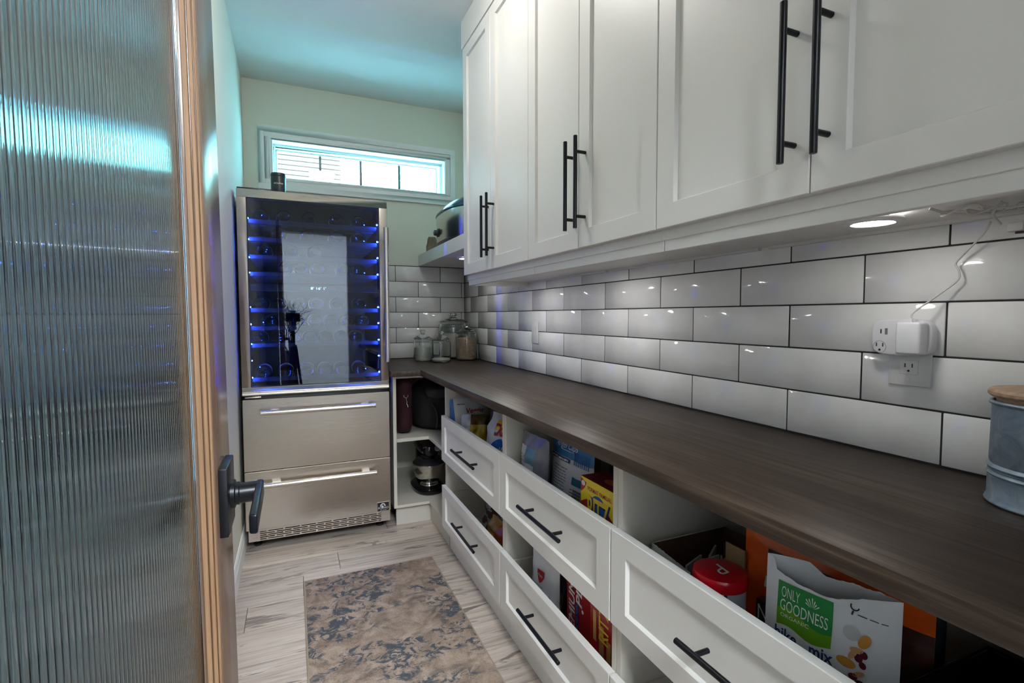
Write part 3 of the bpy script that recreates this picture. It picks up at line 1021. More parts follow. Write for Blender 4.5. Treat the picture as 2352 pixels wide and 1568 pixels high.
# ------------------------------------------------------------------ galvanised canister
ZINC = mat('galvanised_zinc', (0.24, 0.30, 0.36), 0.5, 0.55)
_g = tex(ZINC, coord(ZINC), 28, 5, 0.65, 0.8)
setcol(ZINC, ramp(ZINC, _g, [(0.3, (0.17, 0.225, 0.28)), (0.55, (0.27, 0.335, 0.40)), (0.75, (0.40, 0.47, 0.53))]))
WOODL = mat('pale_wood_lid', (0.42, 0.27, 0.17), 0.55)
_g = tex(WOODL, coord(WOODL, (3, 30, 30)), 4, 4)
setcol(WOODL, ramp(WOODL, _g, [(0.3, (0.34, 0.21, 0.13)), (0.7, (0.50, 0.34, 0.22))]))
cx, cy, cr_ = 1.072, 0.357, 0.080
cz = CT + 0.0005
can = thing('metal_canister', 'round galvanised metal canister with a wooden lid on the counter', 'canister', (cx, cy, cz))
pr = [(0, 0), (cr_ + .002, 0), (cr_ + .004, .003), (cr_ + .003, .007), (cr_ + .001, .010), (cr_ + .001, .046)]
for k in range(2):
    b0 = 0.046 + k * 0.0125
    pr += [(cr_ + .001, b0), (cr_ - .0012, b0 + .0012), (cr_ + .0028, b0 + .006), (cr_ - .0012, b0 + .0112)]
pr += [(cr_, .074), (cr_ - .001, .172), (cr_ + .002, .174), (cr_ + .003, .177), (cr_ + .001, .180), (cr_ - .003, .180), (cr_ - .004, .170), (cr_ - .004, .01), (0, .01)]
MB().lathe([(a_, h_ * 0.91) for a_, h_ in pr], (cx, cy, cz), 64).build('body', ZINC, can, smooth=True, ang=40)
MB().lathe([(a_, h_ * 0.91) for a_, h_ in [(0, .165), (cr_ - .006, .165), (cr_ - .006, .186), (cr_ + .001, .187), (cr_ + .0045, .191), (cr_ + .0045, .196), (cr_ + .001, .200), (0, .2005)]], (cx, cy, cz), 64).build('lid', WOODL, can, smooth=True, ang=40)

# ------------------------------------------------------------------ outlets, adapter, cord
PLATE = mat('outlet_white', (0.76, 0.76, 0.75), 0.35)
SLOT = mat('outlet_slot', (0.02, 0.02, 0.02), 0.6)
o1 = thing('switch_plate', 'white wall switch plate on the tiles near the jars', 'outlet', (XR - 0.003, 2.355, 1.112))
MB().box(XR - 0.006, XR - 0.0002, 2.319, 2.391, 1.056, 1.168).build('plate', PLATE, o1, bev=0.002)
MB().box(XR - 0.009, XR - 0.006, 2.339, 2.371, 1.079, 1.145).build('rocker', PLATE, o1, bev=0.0015)
for zz in (1.0665, 1.1575):
    MB().cyl((XR - 0.0068, 2.355, zz), (XR - 0.006, 2.355, zz), 0.003, n=12).build('screw', PLATE, o1)

o2 = thing('wall_outlet', 'white duplex wall outlet under the multi plug adapter', 'outlet', (XR - 0.003, 0.612, 1.113))
MB().box(XR - 0.006, XR - 0.0002, 0.5735, 0.6515, 1.055, 1.171).build('plate', PLATE, o2, bev=0.002)


def socket(y, z, x, parent, s=1.0):
    MB().box(x - 0.0016, x, y - 0.017 * s, y + 0.017 * s, z - 0.0145 * s, z + 0.0145 * s).build('receptacle', PLATE, parent, bev=0.001)
    mb = MB()
    xx = x - 0.0019
    for dy in (-0.0065 * s, 0.0065 * s):
        mb.box(xx, xx + 0.002, y + dy - 0.0011, y + dy + 0.0011, z - 0.0005, z + 0.0075 * s)
    mb.cyl((xx, y, z - 0.0075 * s), (xx + 0.002, y, z - 0.0075 * s), 0.0024, n=10)
    mb.build('slots', SLOT, parent)


socket(0.6125, 1.0935, XR - 0.006, o2)
MB().cyl((XR - 0.007, 0.6125, 1.0685), (XR - 0.006, 0.6125, 1.0685), 0.003, n=12).build('screw', PLATE, o2)

o3 = thing('plug_adapter', 'white oval multi plug adapter with sockets and usb ports', 'adapter', (XR - 0.02, 0.618, 1.155))
pts = []
for i in range(40):
    a = 2 * math.pi * i / 40
    ca, sa = math.cos(a), math.sin(a)
    pts.append((XR - 0.0065, 0.6185 + 0.0555 * math.copysign(abs(ca) ** 0.5, ca), 1.1545 + 0.0375 * math.copysign(abs(sa) ** 0.5, sa)))
MB().prism(pts, (-0.024, 0, 0)).build('housing', WHITEP, o3, bev=0.004, seg=3)
xa = XR - 0.0305
for yy in (0.656,):
    mb = MB()
    ring = [(xa - 0.0004, yy + 0.0125 * math.cos(2 * math.pi * i / 24), 1.134 + 0.0125 * math.sin(2 * math.pi * i / 24)) for i in range(24)]
    mb.tube(ring, 0.0004, 5, closed=True)
    mb.build('socket_ring', mat('socket_grey', (0.35, 0.35, 0.36), 0.5), o3)
    mb = MB()
    for dy in (-0.0062, 0.0062):
        mb.box(xa - 0.0005, xa + 0.001, yy + dy - 0.001, yy + dy + 0.001, 1.1345, 1.142)
    mb.cyl((xa - 0.0005, yy, 1.1275), (xa + 0.001, yy, 1.1275), 0.0024, n=10)
    mb.build('slots', SLOT, o3)
MB().box(xa - 0.0005, xa + 0.001, 0.653, 0.6555, 1.162, 1.171).build('usb_port', SLOT, o3)
MB().box(xa - 0.0005, xa + 0.001, 0.6415, 0.6465, 1.160, 1.173).build('usb_port', mat('usb_grey', (0.16, 0.16, 0.17), 0.5), o3)

o4 = thing('power_charger', 'square white plug in power supply with thin cord', 'charger', (XR - 0.05, 0.59, 1.155))
MB().box(XR - 0.062, XR - 0.0312, 0.5665, 0.6105, 1.1225, 1.1865).build('housing', WHITEP, o4, bev=0.005, seg=3)
MB().cyl((XR - 0.047, 0.5905, 1.186), (XR - 0.047, 0.5905, 1.194), 0.0035, 0.0025, n=12).build('strain_relief', WHITEP, o4)


def spline(ps, n=10):
    ps = [Vector(p) for p in ps]
    out = []
    for i in range(len(ps) - 1):
        p0, p1, p2, p3 = ps[max(i - 1, 0)], ps[i], ps[i + 1], ps[min(i + 2, len(ps) - 1)]
        for k in range(n):
            t = k / n
            out.append(0.5 * ((2 * p1) + (p2 - p0) * t + (2 * p0 - 5 * p1 + 4 * p2 - p3) * t * t + (3 * p1 - p0 - 3 * p2 + p3) * t ** 3))
    out.append(ps[-1])
    return out


CORD = mat('cord_white', (0.62, 0.60, 0.58), 0.45)
cpts = [(XR - 0.047, 0.5905, 1.1935), (XR - 0.045, 0.588, 1.205), (XR - 0.032, 0.572, 1.224), (XR - 0.018, 0.545, 1.252), (XR - 0.014, 0.531, 1.268), (XR - 0.012, 0.533, 1.285), (XR - 0.012, 0.5375, 1.298), (XR - 0.016, 0.52, 1.318), (XR - 0.030, 0.49, 1.345), (XR - 0.060, 0.468, 1.360)]
MB().tube(spline(cpts), 0.0017, 8).build('cord', CORD, o4, smooth=True)
cb = thing('cable_bundle', 'tangle of white lighting cables tucked under the wall cabinet', 'cables', (1.08, 0.42, 1.381))
rn = random.Random(4)
for k in range(5):
    c0 = Vector((1.015 + 0.012 * k, 0.47 - 0.028 * k, 1.372 - 0.003 * (k % 2)))
    ra, rb = rn.uniform(0.022, 0.045), rn.uniform(0.012, 0.02)
    tilt = rn.uniform(-0.5, 0.5)
    ps = []
    for i in range(28):
        a = 2 * math.pi * i / 28
        ps.append(c0 + Vector((rb * math.sin(a), ra * math.cos(a), 0.0055 * math.sin(2 * a + k) + 0.003 * math.cos(a) * tilt)))
    MB().tube(ps, 0.0017, 6, closed=True).build('cable_loop', CORD, cb, smooth=True)
MB().tube(spline([(0.985, 0.50, 1.379), (1.01, 0.478, 1.368), (1.05, 0.44, 1.366), (1.08, 0.40, 1.372), (1.10, 0.33, 1.378)]), 0.0024, 8).build('cable', CORD, cb, smooth=True)
MB().tube(spline([(1.02, 0.42, 1.377), (1.03, 0.435, 1.362), (1.06, 0.437, 1.348)]), 0.0022, 8).build('cable', CORD, cb, smooth=True)
MB().box(1.057, 1.069, 0.408, 0.428, 1.334, 1.348).build('connector', CORD, cb, bev=0.002)
MB().tube(spline([(1.065, 0.42, 1.332), (1.08, 0.40, 1.335), (1.09, 0.385, 1.355), (1.095, 0.37, 1.379)]), 0.0022, 8).build('cable', mat('cord_dark', (0.10, 0.08, 0.08), 0.5), cb, smooth=True)

# ------------------------------------------------------------------ roaster oven and paper bag on the corner shelf
SZ = 1.6292
ro = thing('roaster_oven', 'steel countertop roaster oven with dark blue lid and black knob', 'roaster', (0.985, 2.93, SZ))
BLUE = mat('roaster_lid', (0.015, 0.055, 0.10), 0.14)


def sup(ax_, ay, z, cx_, cy_, n=48, e=2.6):
    out = []
    for i in range(n):
        a = 2 * math.pi * i / n
        c_, s_ = math.cos(a), math.sin(a)
        out.append((cx_ + ax_ * math.copysign(abs(c_) ** (2 / e), c_), cy_ + ay * math.copysign(abs(s_) ** (2 / e), s_), z))
    return out


def loft(rings, mi=0):
    n = len(rings[0])
    mb = MB()
    vs = [p for r_ in rings for p in r_]
    fs = [(k * n + i, k * n + (i + 1) % n, (k + 1) * n + (i + 1) % n, (k + 1) * n + i) for k in range(len(rings) - 1) for i in range(n)]
    fs += [tuple(range(n))[::-1], tuple(range((len(rings) - 1) * n, len(rings) * n))]
    mb.add(vs, fs, mi)
    return mb


rcx, rcy, rax, ray_ = 0.995, 2.985, 0.158, 0.300
loft([sup(rax - .004, ray_ - .004, SZ + .028, rcx, rcy), sup(rax, ray_, SZ + .034, rcx, rcy), sup(rax, ray_, SZ + .190, rcx, rcy), sup(rax - .01, ray_ - .01, SZ + .192, rcx, rcy)]).build('steel_body', STEEL2, ro, smooth=True)
loft([sup(rax - .014, ray_ - .014, SZ + .001, rcx, rcy), sup(rax - .002, ray_ - .002, SZ + .008, rcx, rcy), sup(rax - .001, ray_ - .001, SZ + .0285, rcx, rcy)]).build('base', BLACKP, ro, smooth=True)
loft([sup(rax + .002, ray_ + .002, SZ + .1921, rcx, rcy), sup(rax + .005, ray_ + .005, SZ + .197, rcx, rcy), sup(rax + .003, ray_ + .003, SZ + .205, rcx, rcy), sup(rax - .012, ray_ - .012, SZ + .222, rcx, rcy), sup(rax - .035, ray_ - .035, SZ + .246, rcx, rcy), sup(rax - .075, ray_ - .085, SZ + .266, rcx, rcy), sup(rax - .13, ray_ - .18, SZ + .275, rcx, rcy)]).build('lid', BLUE, ro, smooth=True, ang=60)
bar_handle((rcx, rcy - .07, SZ + .297), (rcx, rcy + .07, SZ + .297), 0.008, (0, 0, -0.030), (0.1, 0.9), 'lid_handle', ro, BLACKP)
kx = rcx - rax - 0.001
ky = rcy + 0.075
kb = MB().lathe([(0, 0), (0.027, 0), (0.027, .004), (0.020, .006), (0.018, .022), (0.016, .026), (0, .026)], (kx, ky, SZ + 0.085), 28, ax=(-1, 0, 0))
kb.build('knob', BLACKP, ro, smooth=True)
pm_ = MB().box(kx - .0275, kx - .0262, ky - .002, ky + .002, SZ + .090, SZ + .102).build('knob_pointer', TRIMW, ro)
KRAFT = mat('kraft_paper', (0.20, 0.145, 0.095), 0.85)
_rn = random.Random(11)
mb = MB()


def crumple(u, v):
    th_ = 2 * math.pi * u
    rr = 0.045 * (1 + 0.25 * noise.noise(Vector((math.cos(th_) * 2, math.sin(th_) * 2, v * 3)))) * (1 - 0.35 * v)
    return Vector((0.885 + 0.9 * rr * math.cos(th_), 3.395 + 1.2 * rr * math.sin(th_), SZ + 0.001 + 0.105 * v + 0.008 * noise.noise(Vector((u * 6, v * 6, 3)))))


mb.grid(crumple, 22, 9)
_ring = [crumple(i / 22, 1.0) for i in range(22)]
mb.add(_ring, [tuple(range(22))])
tag(mb.build('paper_bag', KRAFT), 'crumpled brown paper bag beside the roaster oven', 'paper bag')

# ------------------------------------------------------------------ corner unit contents
MAROON = mat('maroon_fabric', (0.030, 0.0035, 0.007), 0.85)
BLKF = mat('black_fabric', (0.012, 0.012, 0.014), 0.85)
BLKF2 = mat('charcoal_fabric', (0.030, 0.031, 0.036), 0.8)
for m_ in (MAROON, BLKF, BLKF2):
    bump(m_, tex(m_, coord(m_), 30, 4), 0.5, 0.01)


def soft(cx_, cy_, cz_, ax_, ay, az, e, seed, amp, name, m_, parent=None, taper=0.0):
    rings = []
    nl = 14
    for j in range(nl + 1):
        t = j / nl
        ph = -math.pi / 2 + math.pi * t
        k = abs(math.cos(ph)) ** (2 / e)
        z = cz_ + az * math.copysign(abs(math.sin(ph)) ** (2 / e), math.sin(ph))
        k2 = max(k, 0.02) * (1 - taper * t)
        ring = []
        for q in sup(ax_ * k2, ay * k2, z, cx_, cy_, 28, 3.2):
            v = Vector(q)
            d = v - Vector((cx_, cy_, cz_))
            v += d.normalized() * amp * noise.noise(v * 14 + Vector((seed, 0, 0)))
            v.z = max(v.z, cz_ - az)
            ring.append(v)
        rings.append(ring)
    return loft(rings).build(name, m_, parent, smooth=True, ang=80)


SHT = 0.5115
mg = thing('maroon_bag', 'maroon cooler bag with silver clip on the corner shelf', 'bag', (0.585, 2.98, SHT))
soft(0.585, 2.985, SHT + 0.1655, 0.050, 0.12, 0.165, 4.5, 2, 0.008, 'bag_body', MAROON, mg)
mb = MB()
mb.tube(spline([(0.615, 2.90, SHT + .30), (0.66, 2.93, SHT + .315), (0.70, 2.97, SHT + .335), (0.70, 3.03, SHT + .32), (0.64, 3.06, SHT + .30)]), 0.009, 8)
mb.build('strap', MAROON, mg, smooth=True)
mb = MB()
cl_ = [(0.583 + 0.012 * math.cos(R(a)), 2.856, SHT + 0.232 + 0.012 * math.sin(R(a))) for a in range(-200, 21, 20)]
mb.tube(cl_, 0.0019, 6)
mb.tube([(0.585, 2.856, SHT + .222), (0.585, 2.856, SHT + .205), (0.590, 2.856, SHT + .196), (0.586, 2.856, SHT + .188), (0.592, 2.856, SHT + .178), (0.594, 2.856, SHT + .165)], 0.0027, 6)
mb.build('clip', CHROME, mg, smooth=True)
bk = thing('black_bag', 'bulky black fabric bag on the corner shelf', 'bag', (0.80, 3.02, SHT))
soft(0.805, 3.03, SHT + 0.146, 0.155, 0.18, 0.146, 3.2, 7, 0.02, 'bag_body', BLKF, bk)
soft(0.80, 2.90, SHT + 0.235, 0.10, 0.06, 0.04, 2.6, 9, 0.012, 'flap', BLKF2, bk)
mb = MB().tube(spline([(0.73, 2.852, SHT + .18), (0.755, 2.845, SHT + .14), (0.765, 2.847, SHT + .09), (0.76, 2.85, SHT + .03)]), 0.006, 6)
mb.build('strap', BLKF2, bk, smooth=True)
soft(0.80, 2.63, SHT + 0.036, 0.05, 0.045, 0.035, 2.4, 3, 0.003, 'brown_bowl', mat('brown_leather', (0.07, 0.025, 0.015), 0.5))
tag(bpy.data.objects['brown_bowl'], 'small dark brown pouch lying behind the drawer front on the corner shelf', 'pouch')
bpy.data.objects['brown_bowl'].name = 'brown_pouch'

# stand mixer, head towards the camera
mz = 0.1325
GBLK = mat('gloss_black', (0.006, 0.006, 0.007), 0.08)
mx = thing('stand_mixer', 'glossy black stand mixer with a steel bowl on the unit floor', 'mixer', (0.745, 3.05, mz))
mcx, mcy = 0.745, 2.985
rings = []
for z, sx_, sy_, oy in ((0, .088, .155, .05), (.006, .094, .160, .05), (.020, .094, .160, .05), (.030, .080, .148, .05), (.034, .070, .14, .05)):
    rings.append(sup(sx_, sy_, mz + .0005 + z, mcx, mcy + oy, 48, 2.5))
loft(rings).build('base', GBLK, mx, smooth=True, ang=50)
MB().lathe([(0, .034), (.052, .034), (.056, .040), (.054, .046), (.046, .050), (.044, .058), (0, .058)], (mcx, mcy, mz), 36).build('bowl_ring', CHROME, mx, smooth=True)
MB().lathe([(0, .056), (.040, .058), (.066, .070), (.083, .095), (.092, .130), (.0955, .168), (.098, .170), (.0975, .173), (.094, .172), (.090, .135), (.080, .100), (.060, .075), (0, .068)], (mcx, mcy, mz), 48).build('bowl', STEELB, mx, smooth=True, ang=50)
MB().lathe([(.0945, .172), (.099, .174), (.099, .180), (.070, .205), (.046, .212), (.046, .225), (0, .225)], (mcx, mcy, mz), 40).build('pouring_shield', mat('smoked_clear', (0.02, 0.02, 0.022), 0.08), mx, smooth=True)
rings = []
for yv, rx_, rz_, zc_ in ((-0.085, .012, .012, .262), (-.082, .040, .036, .262), (-.06, .052, .046, .262), (0, .056, .052, .262), (.09, .060, .054, .262), (.17, .056, .050, .258), (.205, .040, .036, .252), (.212, .010, .01, .25)):
    rings.append([(mcx + rx_ * math.cos(2 * math.pi * i / 32), mcy + yv, mz + zc_ + rz_ * math.sin(2 * math.pi * i / 32)) for i in range(32)])
loft(rings).build('motor_head', GBLK, mx, smooth=True, ang=60)
MB().lathe([(.030, .226), (.036, .228), (.038, .236), (.036, .243), (0, .243)], (mcx, mcy - .02, mz), 32).build('planetary_collar', CHROME, mx, smooth=True)
loft([sup(.045, .06, mz + .040 + .0 + k * .02, mcx, mcy + .155, 32, 2.4) for k in range(10)]).build('column', GBLK, mx, smooth=True, ang=60)
mb = MB()
bandr = [(mcx + .0575 * math.sin(R(a)), mcy - .045 - .042 * math.cos(R(a)) * 0.55, mz + .252) for a in range(-75, 76, 10)]
for i in range(len(bandr) - 1):
    a, b = Vector(bandr[i]), Vector(bandr[i + 1])
    mb.add([a + Vector((0, -.004, -.006)), b + Vector((0, -.004, -.006)), b + Vector((0, -.004, .006)), a + Vector((0, -.004, .006))], [(0, 1, 2, 3)])
mb.build('trim_band', CHROME, mx, smooth=True)
letter('KitchenAid', frame((mcx, mcy - .0735, mz + .252), (1, 0, 0), (0, 0, 1)), BLACKP, mx, width=0.062, height=0.008)
mb = MB().lathe([(0, 0), (.019, 0), (.019, .004), (.0165, .008), (.015, .006), (.004, .005), (0, .006)], (mcx + .030, mcy - .082, mz + .275), 28, ax=(0, -1, 0))
mb.build('attachment_knob', CHROME, mx, smooth=True)
MB().cyl((mcx - .03, mcy - .07, mz + .285), (mcx - .055, mcy - .085, mz + .285), .004, n=10).build('speed_lever', CHROME, mx)

# ------------------------------------------------------------------ groceries in the drawers
def plast(name, c, rough=0.32):
    m = mat(name, c, rough)
    bump(m, tex(m, coord(m), 45, 3, 0.5, 0.5), 0.25, 0.004)
    return m


P_WHITE = plast('bag_white', (0.62, 0.63, 0.65))
P_BLUE = plast('bag_blue', (0.008, 0.10, 0.34))
P_SKY = plast('bag_sky', (0.018, 0.16, 0.40))
P_GOLD = plast('bag_gold', (0.58, 0.40, 0.05), 0.25)
P_ORNG = plast('bag_orange', (0.72, 0.10, 0.008), 0.25)
P_BROWN = plast('bag_brown', (0.055, 0.018, 0.012), 0.35)
P_LILAC = plast('zip_plastic', (0.20, 0.20, 0.26), 0.15)
P_SILV = plast('bag_silver', (0.30, 0.31, 0.32), 0.3)
P_RED = plast('bag_red', (0.40, 0.01, 0.012), 0.3)
P_BLACK = plast('bag_black', (0.008, 0.008, 0.01), 0.3)
I_RED = mat('ink_red', (0.38, 0.012, 0.012), 0.5)
I_YEL = mat('ink_yellow', (0.75, 0.52, 0.02), 0.5)
I_BLK = mat('ink_black', (0.012, 0.012, 0.015), 0.5)
I_WHT = mat('ink_white', (0.74, 0.74, 0.72), 0.5)
I_GRN = mat('ink_green', (0.006, 0.20, 0.035), 0.4)
I_LIME = mat('ink_lime', (0.10, 0.28, 0.008), 0.4)
I_NAVY = mat('ink_navy', (0.012, 0.035, 0.16), 0.5)
I_BLUE = mat('ink_blue', (0.006, 0.10, 0.40), 0.5)
I_TEAL = mat('ink_teal', (0.02, 0.12, 0.19), 0.5)
I_SALM = mat('ink_salmon', (0.55, 0.16, 0.06), 0.5)
BOXR = mat('carton_red', (0.36, 0.006, 0.010), 0.35)
BOXY = mat('carton_yellow', (0.78, 0.58, 0.015), 0.35)
BOXM = mat('carton_maroon', (0.20, 0.008, 0.015), 0.4)
CRACK = mat('cracker_print', (0.55, 0.30, 0.09), 0.6)


def bag(name, label, cat, o, right, up, w, h, t, mats, mf=None, seed=0, wr=0.006, style='pillow', group=None, seal=0.04):
    """soft packet: o = bottom centre, returns (object, surface function in metres)"""
    o, right = Vector(o), Vector(right).normalized()
    up = Vector(up)
    up = (up - right * up.dot(right)).normalized()
    nrm = right.cross(up)

    def half(u, v):
        a = max(1 - abs(u) ** 3, 0) ** 0.55
        if style == 'pillow':
            vv = max(1 - abs(v) / (1 - seal), 0)
            b = min(1.0, vv * 2.2) ** 0.6
        else:
            b = max(min((1 - seal - v) / 1.5, 1.0), 0) ** 0.6
        return 0.5 * t * a * b

    def pos(u, v, s):
        k = half(u, v)
        ed = min(1.0, k / (0.25 * t + 1e-6))
        nz = noise.noise(Vector((u * 2.3 + seed, v * 2.6, s * 3.1))) + 0.5 * noise.noise(Vector((u * 6 + seed, v * 7, s)))
        q = o + right * (u * w / 2 * (1 - 0.05 * k / t)) + up * ((v + 1) / 2 * h)
        q += nrm * (s * k + wr * nz * ed * (1 if s > 0 else 0.6))
        if abs(v) > 1 - seal - 0.02:
            q += nrm * 0.35 * wr * math.sin(u * 9 + seed)
        return q

    mb = MB()
    nu, nv = 22, 26
    mb.grid(lambda a, b: pos(2 * a - 1, 2 * b - 1, 1), nu, nv, (lambda a, b: mf(2 * a - 1, 2 * b - 1)) if mf else 0)
    mb.grid(lambda a, b: pos(2 * a - 1, 2 * b - 1, -1) - nrm * 0.0004, nu, nv, 0, flip=True)
    ob = mb.build(name, mats, smooth=True, ang=70)
    tag(ob, label, cat, group)

    def fn(x, y, lift=0.0012):
        return pos(2 * x / w, 2 * y / h - 1, 1) + nrm * lift * 2.2
    return ob, fn


def dense(pts, n=6):
    out = []
    for i, p in enumerate(pts):
        q = pts[(i + 1) % len(pts)]
        for k in range(n):
            out.append((p[0] + (q[0] - p[0]) * k / n, p[1] + (q[1] - p[1]) * k / n))
    return out


def patch(fn, x0, x1, y0, y1, m, parent, nu=10, nv=8, lift=0.0009, edge=None):
    mb = MB()
    mb.grid(lambda a, b: fn(x0 + (x1 - x0) * a, (y0 + (edge(a) if edge else 0)) + (y1 - y0 - (edge(a) if edge else 0)) * b, lift), nu, nv)
    return mb.build('print', m, parent, fix=False)


def blob(fn, cx_, cy_, rx_, ry_, m, parent, lift=0.0009, rot=0.0, n=20):
    mb = MB()
    pts = [(rx_ * math.cos(2 * math.pi * i / n), ry_ * math.sin(2 * math.pi * i / n)) for i in range(n)]
    pts = [(cx_ + x * math.cos(rot) - y * math.sin(rot), cy_ + x * math.sin(rot) + y * math.cos(rot)) for x, y in pts]
    mb.add([fn(cx_, cy_, lift)] + [fn(x, y, lift) for x, y in pts], [(0, i + 1, (i + 1) % n + 1) for i in range(n)])
    return mb.build('print', m, parent, fix=False)


def lines(fn, x0, x1, ys, m, parent, hgt=0.0022, seed=1, lift=0.0009):
    rr = random.Random(seed)
    mb = MB()
    for y in ys:
        x = x0
        while x < x1 - 0.004:
            L = min(rr.uniform(0.006, 0.02), x1 - x)
            mb.add([fn(x, y, lift), fn(x + L, y, lift), fn(x + L, y + hgt, lift), fn(x, y + hgt, lift)], [(0, 1, 2, 3)])
            x += L + 0.003
    return mb.build('small_print', m, parent, fix=False)


# --- upper drawer beside the corner: snack bags
ob, fn = bag('snack_bag', 'white snack bag with blue edge and red script lettering', 'snack bag', (0.802, 2.372, FLU + .010), (1, 0.05, 0), (0, 0.10, 1), 0.192, 0.288, 0.055, [P_WHITE, P_BLUE, P_SILV], lambda u, v: 1 if u < -0.78 else 0, 3, 0.006)
letter('Veggie', lambda x, y: fn(x, y), I_RED, ob, width=0.098, height=0.034, off=(0.030, 0.222), bold=0.02, shear=0.25)
lines(fn, 0.0, 0.06, (0.194,), I_RED, ob, 0.004, 22)
lines(fn, -0.062, -0.022, (0.258,), I_BLK, ob, 0.003, 23)
ob, fn = bag('snack_bag', 'gold and white crumpled snack bag leaning on other bags', 'snack bag', (0.790, 2.245, FLU + .010), (1, -0.45, 0), (0.12, 0.25, 1), 0.150, 0.228, 0.075, [P_GOLD, P_WHITE, plast('bag_olive', (0.12, 0.075, 0.02), 0.28)], lambda u, v: 1 if (u < -0.35 and v > 0.25) else (2 if v > 0.55 else 0), 12, 0.016)
ob, fn = bag('snack_bag', 'dark red patterned snack bag behind the gold bag', 'snack bag', (0.868, 2.13, FLU + .010), (0.5, -0.85, 0), (0.1, 0.1, 1), 0.16, 0.300, 0.05, [P_BROWN], None, 21, 0.006)
for k in range(7):
    blob(fn, -0.045 + 0.028 * (k % 4), 0.20 + 0.034 * (k // 4) + 0.01 * (k % 2), 0.010, 0.014, mat('print_rust', (0.13, 0.05, 0.03), 0.5), ob, rot=k)
ob, fn = bag('snack_bag', 'teal and silver snack packet squeezed between larger bags', 'snack bag', (0.835, 2.02, FLU + .010), (0.7, -0.7, 0), (0.2, 0.1, 1), 0.10, 0.225, 0.05, [plast('bag_teal', (0.05, 0.11, 0.13), 0.2)], None, 33, 0.010)
ob, fn = bag('chip_bag', 'large white chip bag with big red letters and blue oval', 'snack bag', (0.745, 1.885, FLU + .010), (0.06, -1, 0), (0.20, 0.05, 0.98), 0.27, 0.292, 0.070, [P_WHITE], None, 41, 0.010)
patch(fn, -0.03, 0.115, 0.232, 0.272, I_YEL, ob, 12, 4)
letter('Du', lambda x, y: fn(x, y, .0018), I_RED, ob, width=0.085, height=0.052, off=(0.020, 0.236), bold=0.03, rot=0.12)
blob(fn, 0.055, 0.165, 0.085, 0.040, I_BLUE, ob, rot=0.12)
letter('Ru', lambda x, y: fn(x, y, .0018), I_WHT, ob, width=0.062, height=0.042, off=(0.038, 0.165), bold=0.01, shear=0.3, rot=0.12)

# --- upper drawer in the middle
ob, fn = bag('zip_bag', 'clear zip bag holding a white and pale blue packet', 'zip bag', (0.752, 1.545, FLU + .010), (0.04, -1, 0), (0.05, 0, 1), 0.185, 0.286, 0.05, [P_LILAC, P_WHITE, plast('bag_paleblue', (0.10, 0.24, 0.33)), plast('bag_khaki', (0.22, 0.21, 0.13))], lambda u, v: 0 if (v > 0.72 or u > 0.35) else (2 if (u > -0.40 and v > 0.30 and v < 0.66) else (3 if v < 0.1 else 1)), 5, 0.008)
lines(fn, -0.080, -0.02, [0.165 + 0.011 * k for k in range(5)], I_BLK, ob, 0.002, 2)
ob, fn = bag('treat_bag', 'tall blue and white bag printed with lines of text', 'food bag', (0.808, 1.388, FLU + .010), (0.02, -1, 0), (0.05, 0, 1), 0.245, 0.312, 0.06, [P_WHITE, P_SKY, P_SILV], lambda u, v: 1 if (v > 0.50 or v < -0.34) else (2 if (u > 0.32 and v < 0.02) else 0), 8, 0.006, style='pouch')
letter('Angel Caps', lambda x, y: fn(x, y), I_WHT, ob, width=0.135, height=0.030, off=(-0.02, 0.277), shear=0.35)
patch(fn, -0.050, 0.012, 0.2615, 0.2635, I_WHT, ob, 4, 1)
patch(fn, -0.118, 0.01, 0.226, 0.239, I_NAVY, ob, 10, 2)
lines(fn, -0.110, 0.0, (0.2295,), I_WHT, ob, 0.006, 24, 0.0016)
lines(fn, -0.085, 0.0, [0.11 + 0.0095 * k for k in range(11)], I_NAVY, ob, 0.0020, 3)
patch(fn, 0.035, 0.095, 0.168, 0.192, I_TEAL, ob, 4, 3)
lines(fn, 0.030, 0.088, [0.085 + 0.0095 * k for k in range(8)], I_BLK, ob, 0.0022, 4)
for k in range(9):
    patch(fn, 0.030 + 0.0095 * k, 0.034 + 0.0095 * k, 0.228, 0.268, I_BLUE, ob, 1, 3)


def carton(name, label, x0, x1, y0, y1, z0, z1, m, cat='box', group=None):
    ob = MB().box(x0, x1, y0, y1, z0, z1).build(name, m, bev=0.0008, seg=1)
    return tag(ob, label, cat, group)


ob = carton('dark_carton', 'black carton with pale digits standing behind the yellow cracker box', 0.862, 0.955, 1.0085, 1.245, FLU + .0095, 0.79, P_BLACK)
F = frame((0.862, 1.1225, 0.64), (0, -1, 0), (0, 0, 1))
letter('24', lambda x, y: F(x, y, .0006), I_WHT, ob, width=0.05, height=0.040, off=(0.02, 0.115))
ob = carton('cracker_box', 'tall yellow and red cracker box with big yellow lettering', 0.7255, 0.806, 1.0085, 1.183, FLU + .0095, 0.7565, BOXY)
W2, HB, HT = (1.183 - 1.0085) / 2, FLU + .0095, 0.7565
F = frame((0.7255, (1.183 + 1.0085) / 2, HB), (0, -1, 0), (0, 0, 1))
H_ = HT - HB
pts = [(-W2, 0.02), (W2, 0.02)] + [(W2 - 2 * W2 * i / 16, 0.166 + 0.055 * math.sin(math.pi * (0.12 + 0.76 * i / 16)) - 0.022 * (1 - i / 16)) for i in range(17)]
decal(F, pts, I_RED, ob, lift=.0003)
decal(F, circ(0.0, 0.184, 0.042, 0.042, 28), I_BLUE, ob, lift=.0006)
letter('RITZ', lambda x, y: F(x, y, .0009), I_NAVY, ob, width=0.108, height=0.078, off=(0.003, 0.178), bold=0.05, space=0.9)
